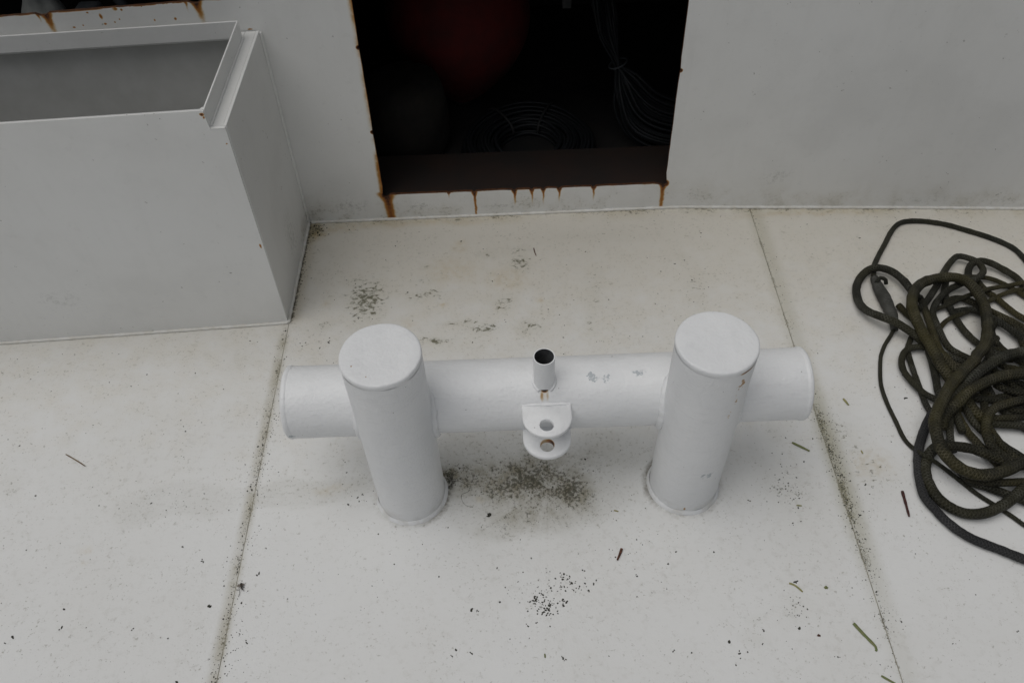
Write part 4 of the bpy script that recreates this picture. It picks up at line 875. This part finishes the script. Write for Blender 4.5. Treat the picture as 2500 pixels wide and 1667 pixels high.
strap = ropepart('webbing_strap', 'strap', M_strap, None, flat=0.6, rmul=0.98)
tag(strap, 'dark grey flattened strap curving round the lower left edge of the rope heap', 'strap')

# ------------------------------------------------------------------ litter on the deck
def blade(name, pts, w, mat, label, group='grass clippings on the deck', cat='grass blade'):
    pts = [Vector(p) for p in pts]
    r = lambda t: w * (0.55 + 0.45 * math.sin(math.pi * (0.25 + 0.6 * t)))
    v, f, u = tubeg(spline(pts, 0.004), r, 8, flat=0.35, wob=0.25, seed=pts[0].x * 10)
    lo = min(p.z for p in v)
    o = mk(name, [Vector((p.x, p.y, p.z - lo + 0.0005)) for p in v], f, mat, None, smooth=180, loc=(pts[0].x, pts[0].y, 0))
    return tag(o, label, cat, group)
blade('grass_blade', DEB['grass1'], 0.0036, M_grass, 'longest green grass blade with bent tip near the bottom right deck joint')
blade('grass_blade', DEB['grass2'], 0.0032, M_grass, 'green grass blade just right of the bollard’s right post'.replace('’', "'"))
blade('grass_blade', DEB['grass3'], 0.0030, M_straw, 'short yellowish grass bit between the cross bar end and the rope')
blade('grass_blade', DEB['grass4'], 0.0026, M_straw, 'pale green grass bit with brown end beside a black speck, front right')
blade('grass_blade', DEB['grass5'], 0.0024, M_grass, 'thin grass blade at the bottom edge of the picture, right')
blade('grass_blade', DEB['grass6'], 0.0018, M_straw, 'tiny straw bit below the green blade, right of the bollard')
blade('grass_blade', DEB['grass7'], 0.0018, M_grass, 'tiny green bit lying alone at the bottom centre')
blade('grass_blade', DEB['grass8'], 0.0018, M_straw, 'tiny straw bit on the mossy patch under the bollard')
blade('grass_blade', DEB['grass9'], 0.0018, M_straw, 'tiny straw bit between the right deck joint and the rope heap')
blade('pine_needle', DEB['needle'], 0.0016, M_needle, 'single brown pine needle lying on the left deck plate', None, 'needle')
blade('pine_needle', DEB['dark_needle'], 0.0017, M_bark, 'short dark needle on the deck in front of the doorway', None, 'needle')
def twig(name, pts, r, mat, label):
    v, f, u = tubeg(spline(pts, 0.003), lambda t: r * (0.8 + 0.22 * math.sin(3 * t + 0.4) - 0.15 * t), 9, wob=0.18, seed=pts[0][0] * 9, flat=0.8)
    lo = min(p.z for p in v)
    o = mk(name, [Vector((p.x, p.y, p.z - lo + 0.0005)) for p in v], f, mat, None, smooth=50, loc=(pts[0][0], pts[0][1], 0))
    return tag(o, label, 'twig')
twig('twig', DEB['twig_small'], 0.0034, M_bark, 'small brown twig stub on the deck in front of the bollard')
twig('twig', DEB['stick'], 0.0036, M_redbark, 'straight dark red-brown stick beside the rope heap')
def crumb(name, c, r, mat, label, cat):
    rg = random.Random(int(c[0] * 1000))
    v = [Vector((0, 0, 0.4 * r))]; n = 13
    for (k, q, z) in ((0, 0.62, 0.32), (1, 1.0, 0.0)):
        for i in range(n):
            a = 2 * math.pi * i / n
            v.append(Vector((math.cos(a) * r * q * rg.uniform(0.35, 1.4), 0.65 * math.sin(a) * r * q * rg.uniform(0.35, 1.4), z * r)))
    f = [(0, 1 + i, 1 + (i + 1) % n) for i in range(n)] + [(1 + i, 1 + n + i, 1 + n + (i + 1) % n, 1 + (i + 1) % n) for i in range(n)]
    o = mk(name, [p + Vector((c[0], c[1], 0.0005)) for p in v], f, mat, None, loc=(c[0], c[1], 0))
    return tag(o, label, cat)
crumb('paint_flake', DEB['flake'][0], 0.0085, M_speck, 'ragged black flake on the deck below the left post weld', 'flake')
crumb('leaf_crumb', DEB['crumb'][0], 0.0055, M_grass, 'dark green leaf crumb left of the lower right deck joint', 'leaf crumb')
crumb('leaf_crumb', DEB['crumb2'][0], 0.0050, M_bark, 'small brown leaf crumb near the longest grass blade', 'leaf crumb')
b0 = Vector(DEB['bug'][0])
bug = thing('insect', 'dead long-legged insect lying by the left deck joint', 'insect', (b0.x, b0.y, 0))
def bp_(*p): return [b0 + Vector((x * 0.001, y * 0.001, z * 0.001)) for x, y, z in p]
tubepart('body', bp_((-1, 9, 2.5), (0, 5, 3.0), (1, 0, 2.6), (4, -6, 1.6)), lambda t: 0.0028 * (1.15 - 0.8 * t), M_bug, bug, step=0.002)
for (p, q) in (((-1, 6, 2.6), (-11, 4, 1.0)), ((1, 5, 2.8), (6, 9, 2.0))):
    a, b = bp_(p, q)
    v, f, u = tubeg(spline([a, (a + b) / 2, b], 0.002), lambda t: 0.0032 * math.sin(math.pi * (0.12 + 0.8 * t)), 8, flat=0.12)
    mk('wing', v, f, M_wing, bug, smooth=180)
for L in (((1, 0, 2), (-2, -7, 4), (-1, -14, 0.5), (-3, -22, 0.4)), ((3, -3, 2), (6, -5, 3), (8, -9, 0.4)), ((0, 3, 2), (4, 2, 4), (7, -1, 0.4)), ((-1, 2, 2), (-4, -1, 4), (-5, -5, 0.4))):
    tubepart('leg', bp_(*L), 0.0005, M_bug, bug, n=5, step=0.002)

# ------------------------------------------------------------------ black mould specks, too many to count
V, F = [], []
rg = random.Random(11)
def speck(x, y, r):
    if (x + PS / 2) ** 2 + y * y < 0.0093 or (x - PS / 2) ** 2 + y * y < 0.0093: return
    if y > 1.04 - max(0, x - 0.5) * 0.066 or (x < -0.735 and y > 0.585 + 0.048 * (x + 0.75)): return
    k = len(V); n = 7; el = rg.uniform(0.7, 1.3); ro = rg.uniform(0, 3.14)
    V.append((x, y, 0.0004 + 0.14 * r))
    for i in range(n):
        a = 2 * math.pi * i / n; q = r * rg.uniform(0.7, 1.25)
        dx, dy = q * el * math.cos(a), q / el * math.sin(a)
        V.append((x + dx * math.cos(ro) - dy * math.sin(ro), y + dx * math.sin(ro) + dy * math.cos(ro), 0.0003))
    for i in range(n): F.append((k, k + 1 + i, k + 1 + (i + 1) % n))
for (cx, cy, sx, sy, cnt, r0) in SPECKS:
    for _ in range(int(cnt)):
        speck(cx + rg.gauss(0, sx * 0.62), cy + rg.gauss(0, sy * 0.62), r0 * 0.62 * math.exp(rg.gauss(0, 0.32)))
for (x, y, r) in BIGSPECKS:
    for q in range(3): speck(x + rg.gauss(0, r * 0.5), y + rg.gauss(0, r * 0.5), r * rg.uniform(0.4, 0.62))
for _ in range(900):
    speck(rg.uniform(-1.7, 1.7), rg.uniform(-0.62, 1.02), 0.00095 * math.exp(rg.gauss(0, 0.45)))
def joint(x0, side, y0, y1, cnt, w):
    for _ in range(cnt):
        y = rg.uniform(y0, y1); speck(x0 + side * (0.002 + rg.expovariate(1 / w)), y, 0.00095 * math.exp(rg.gauss(0, 0.35)))
joint(XR, 1, -0.12, 0.20, 420, 0.012); joint(XR, 1, -0.40, 0.3, 260, 0.010); joint(XR, -1, -0.5, 0.3, 120, 0.010); joint(XR, 1, 0.2, 1.0, 90, 0.010)
joint(XL, -1, -0.5, 0.3, 320, 0.008); joint(XL, 1, -0.5, 0.55, 200, 0.022); joint(XL, -1, 0.3, 0.58, 60, 0.008)
joint(-0.738, 1, 0.62, 1.03, 160, 0.006)
for _ in range(70): speck(-0.728 + abs(rg.gauss(0, 0.022)), 1.035 - abs(rg.gauss(0, 0.028)), 0.0016 * math.exp(rg.gauss(0, 0.4)))
sk = mk('mould_specks', V, F, M_speck)
sk['kind'] = 'stuff'
sk['label'] = 'tiny black mould specks scattered over the white deck'; sk['category'] = 'mould'
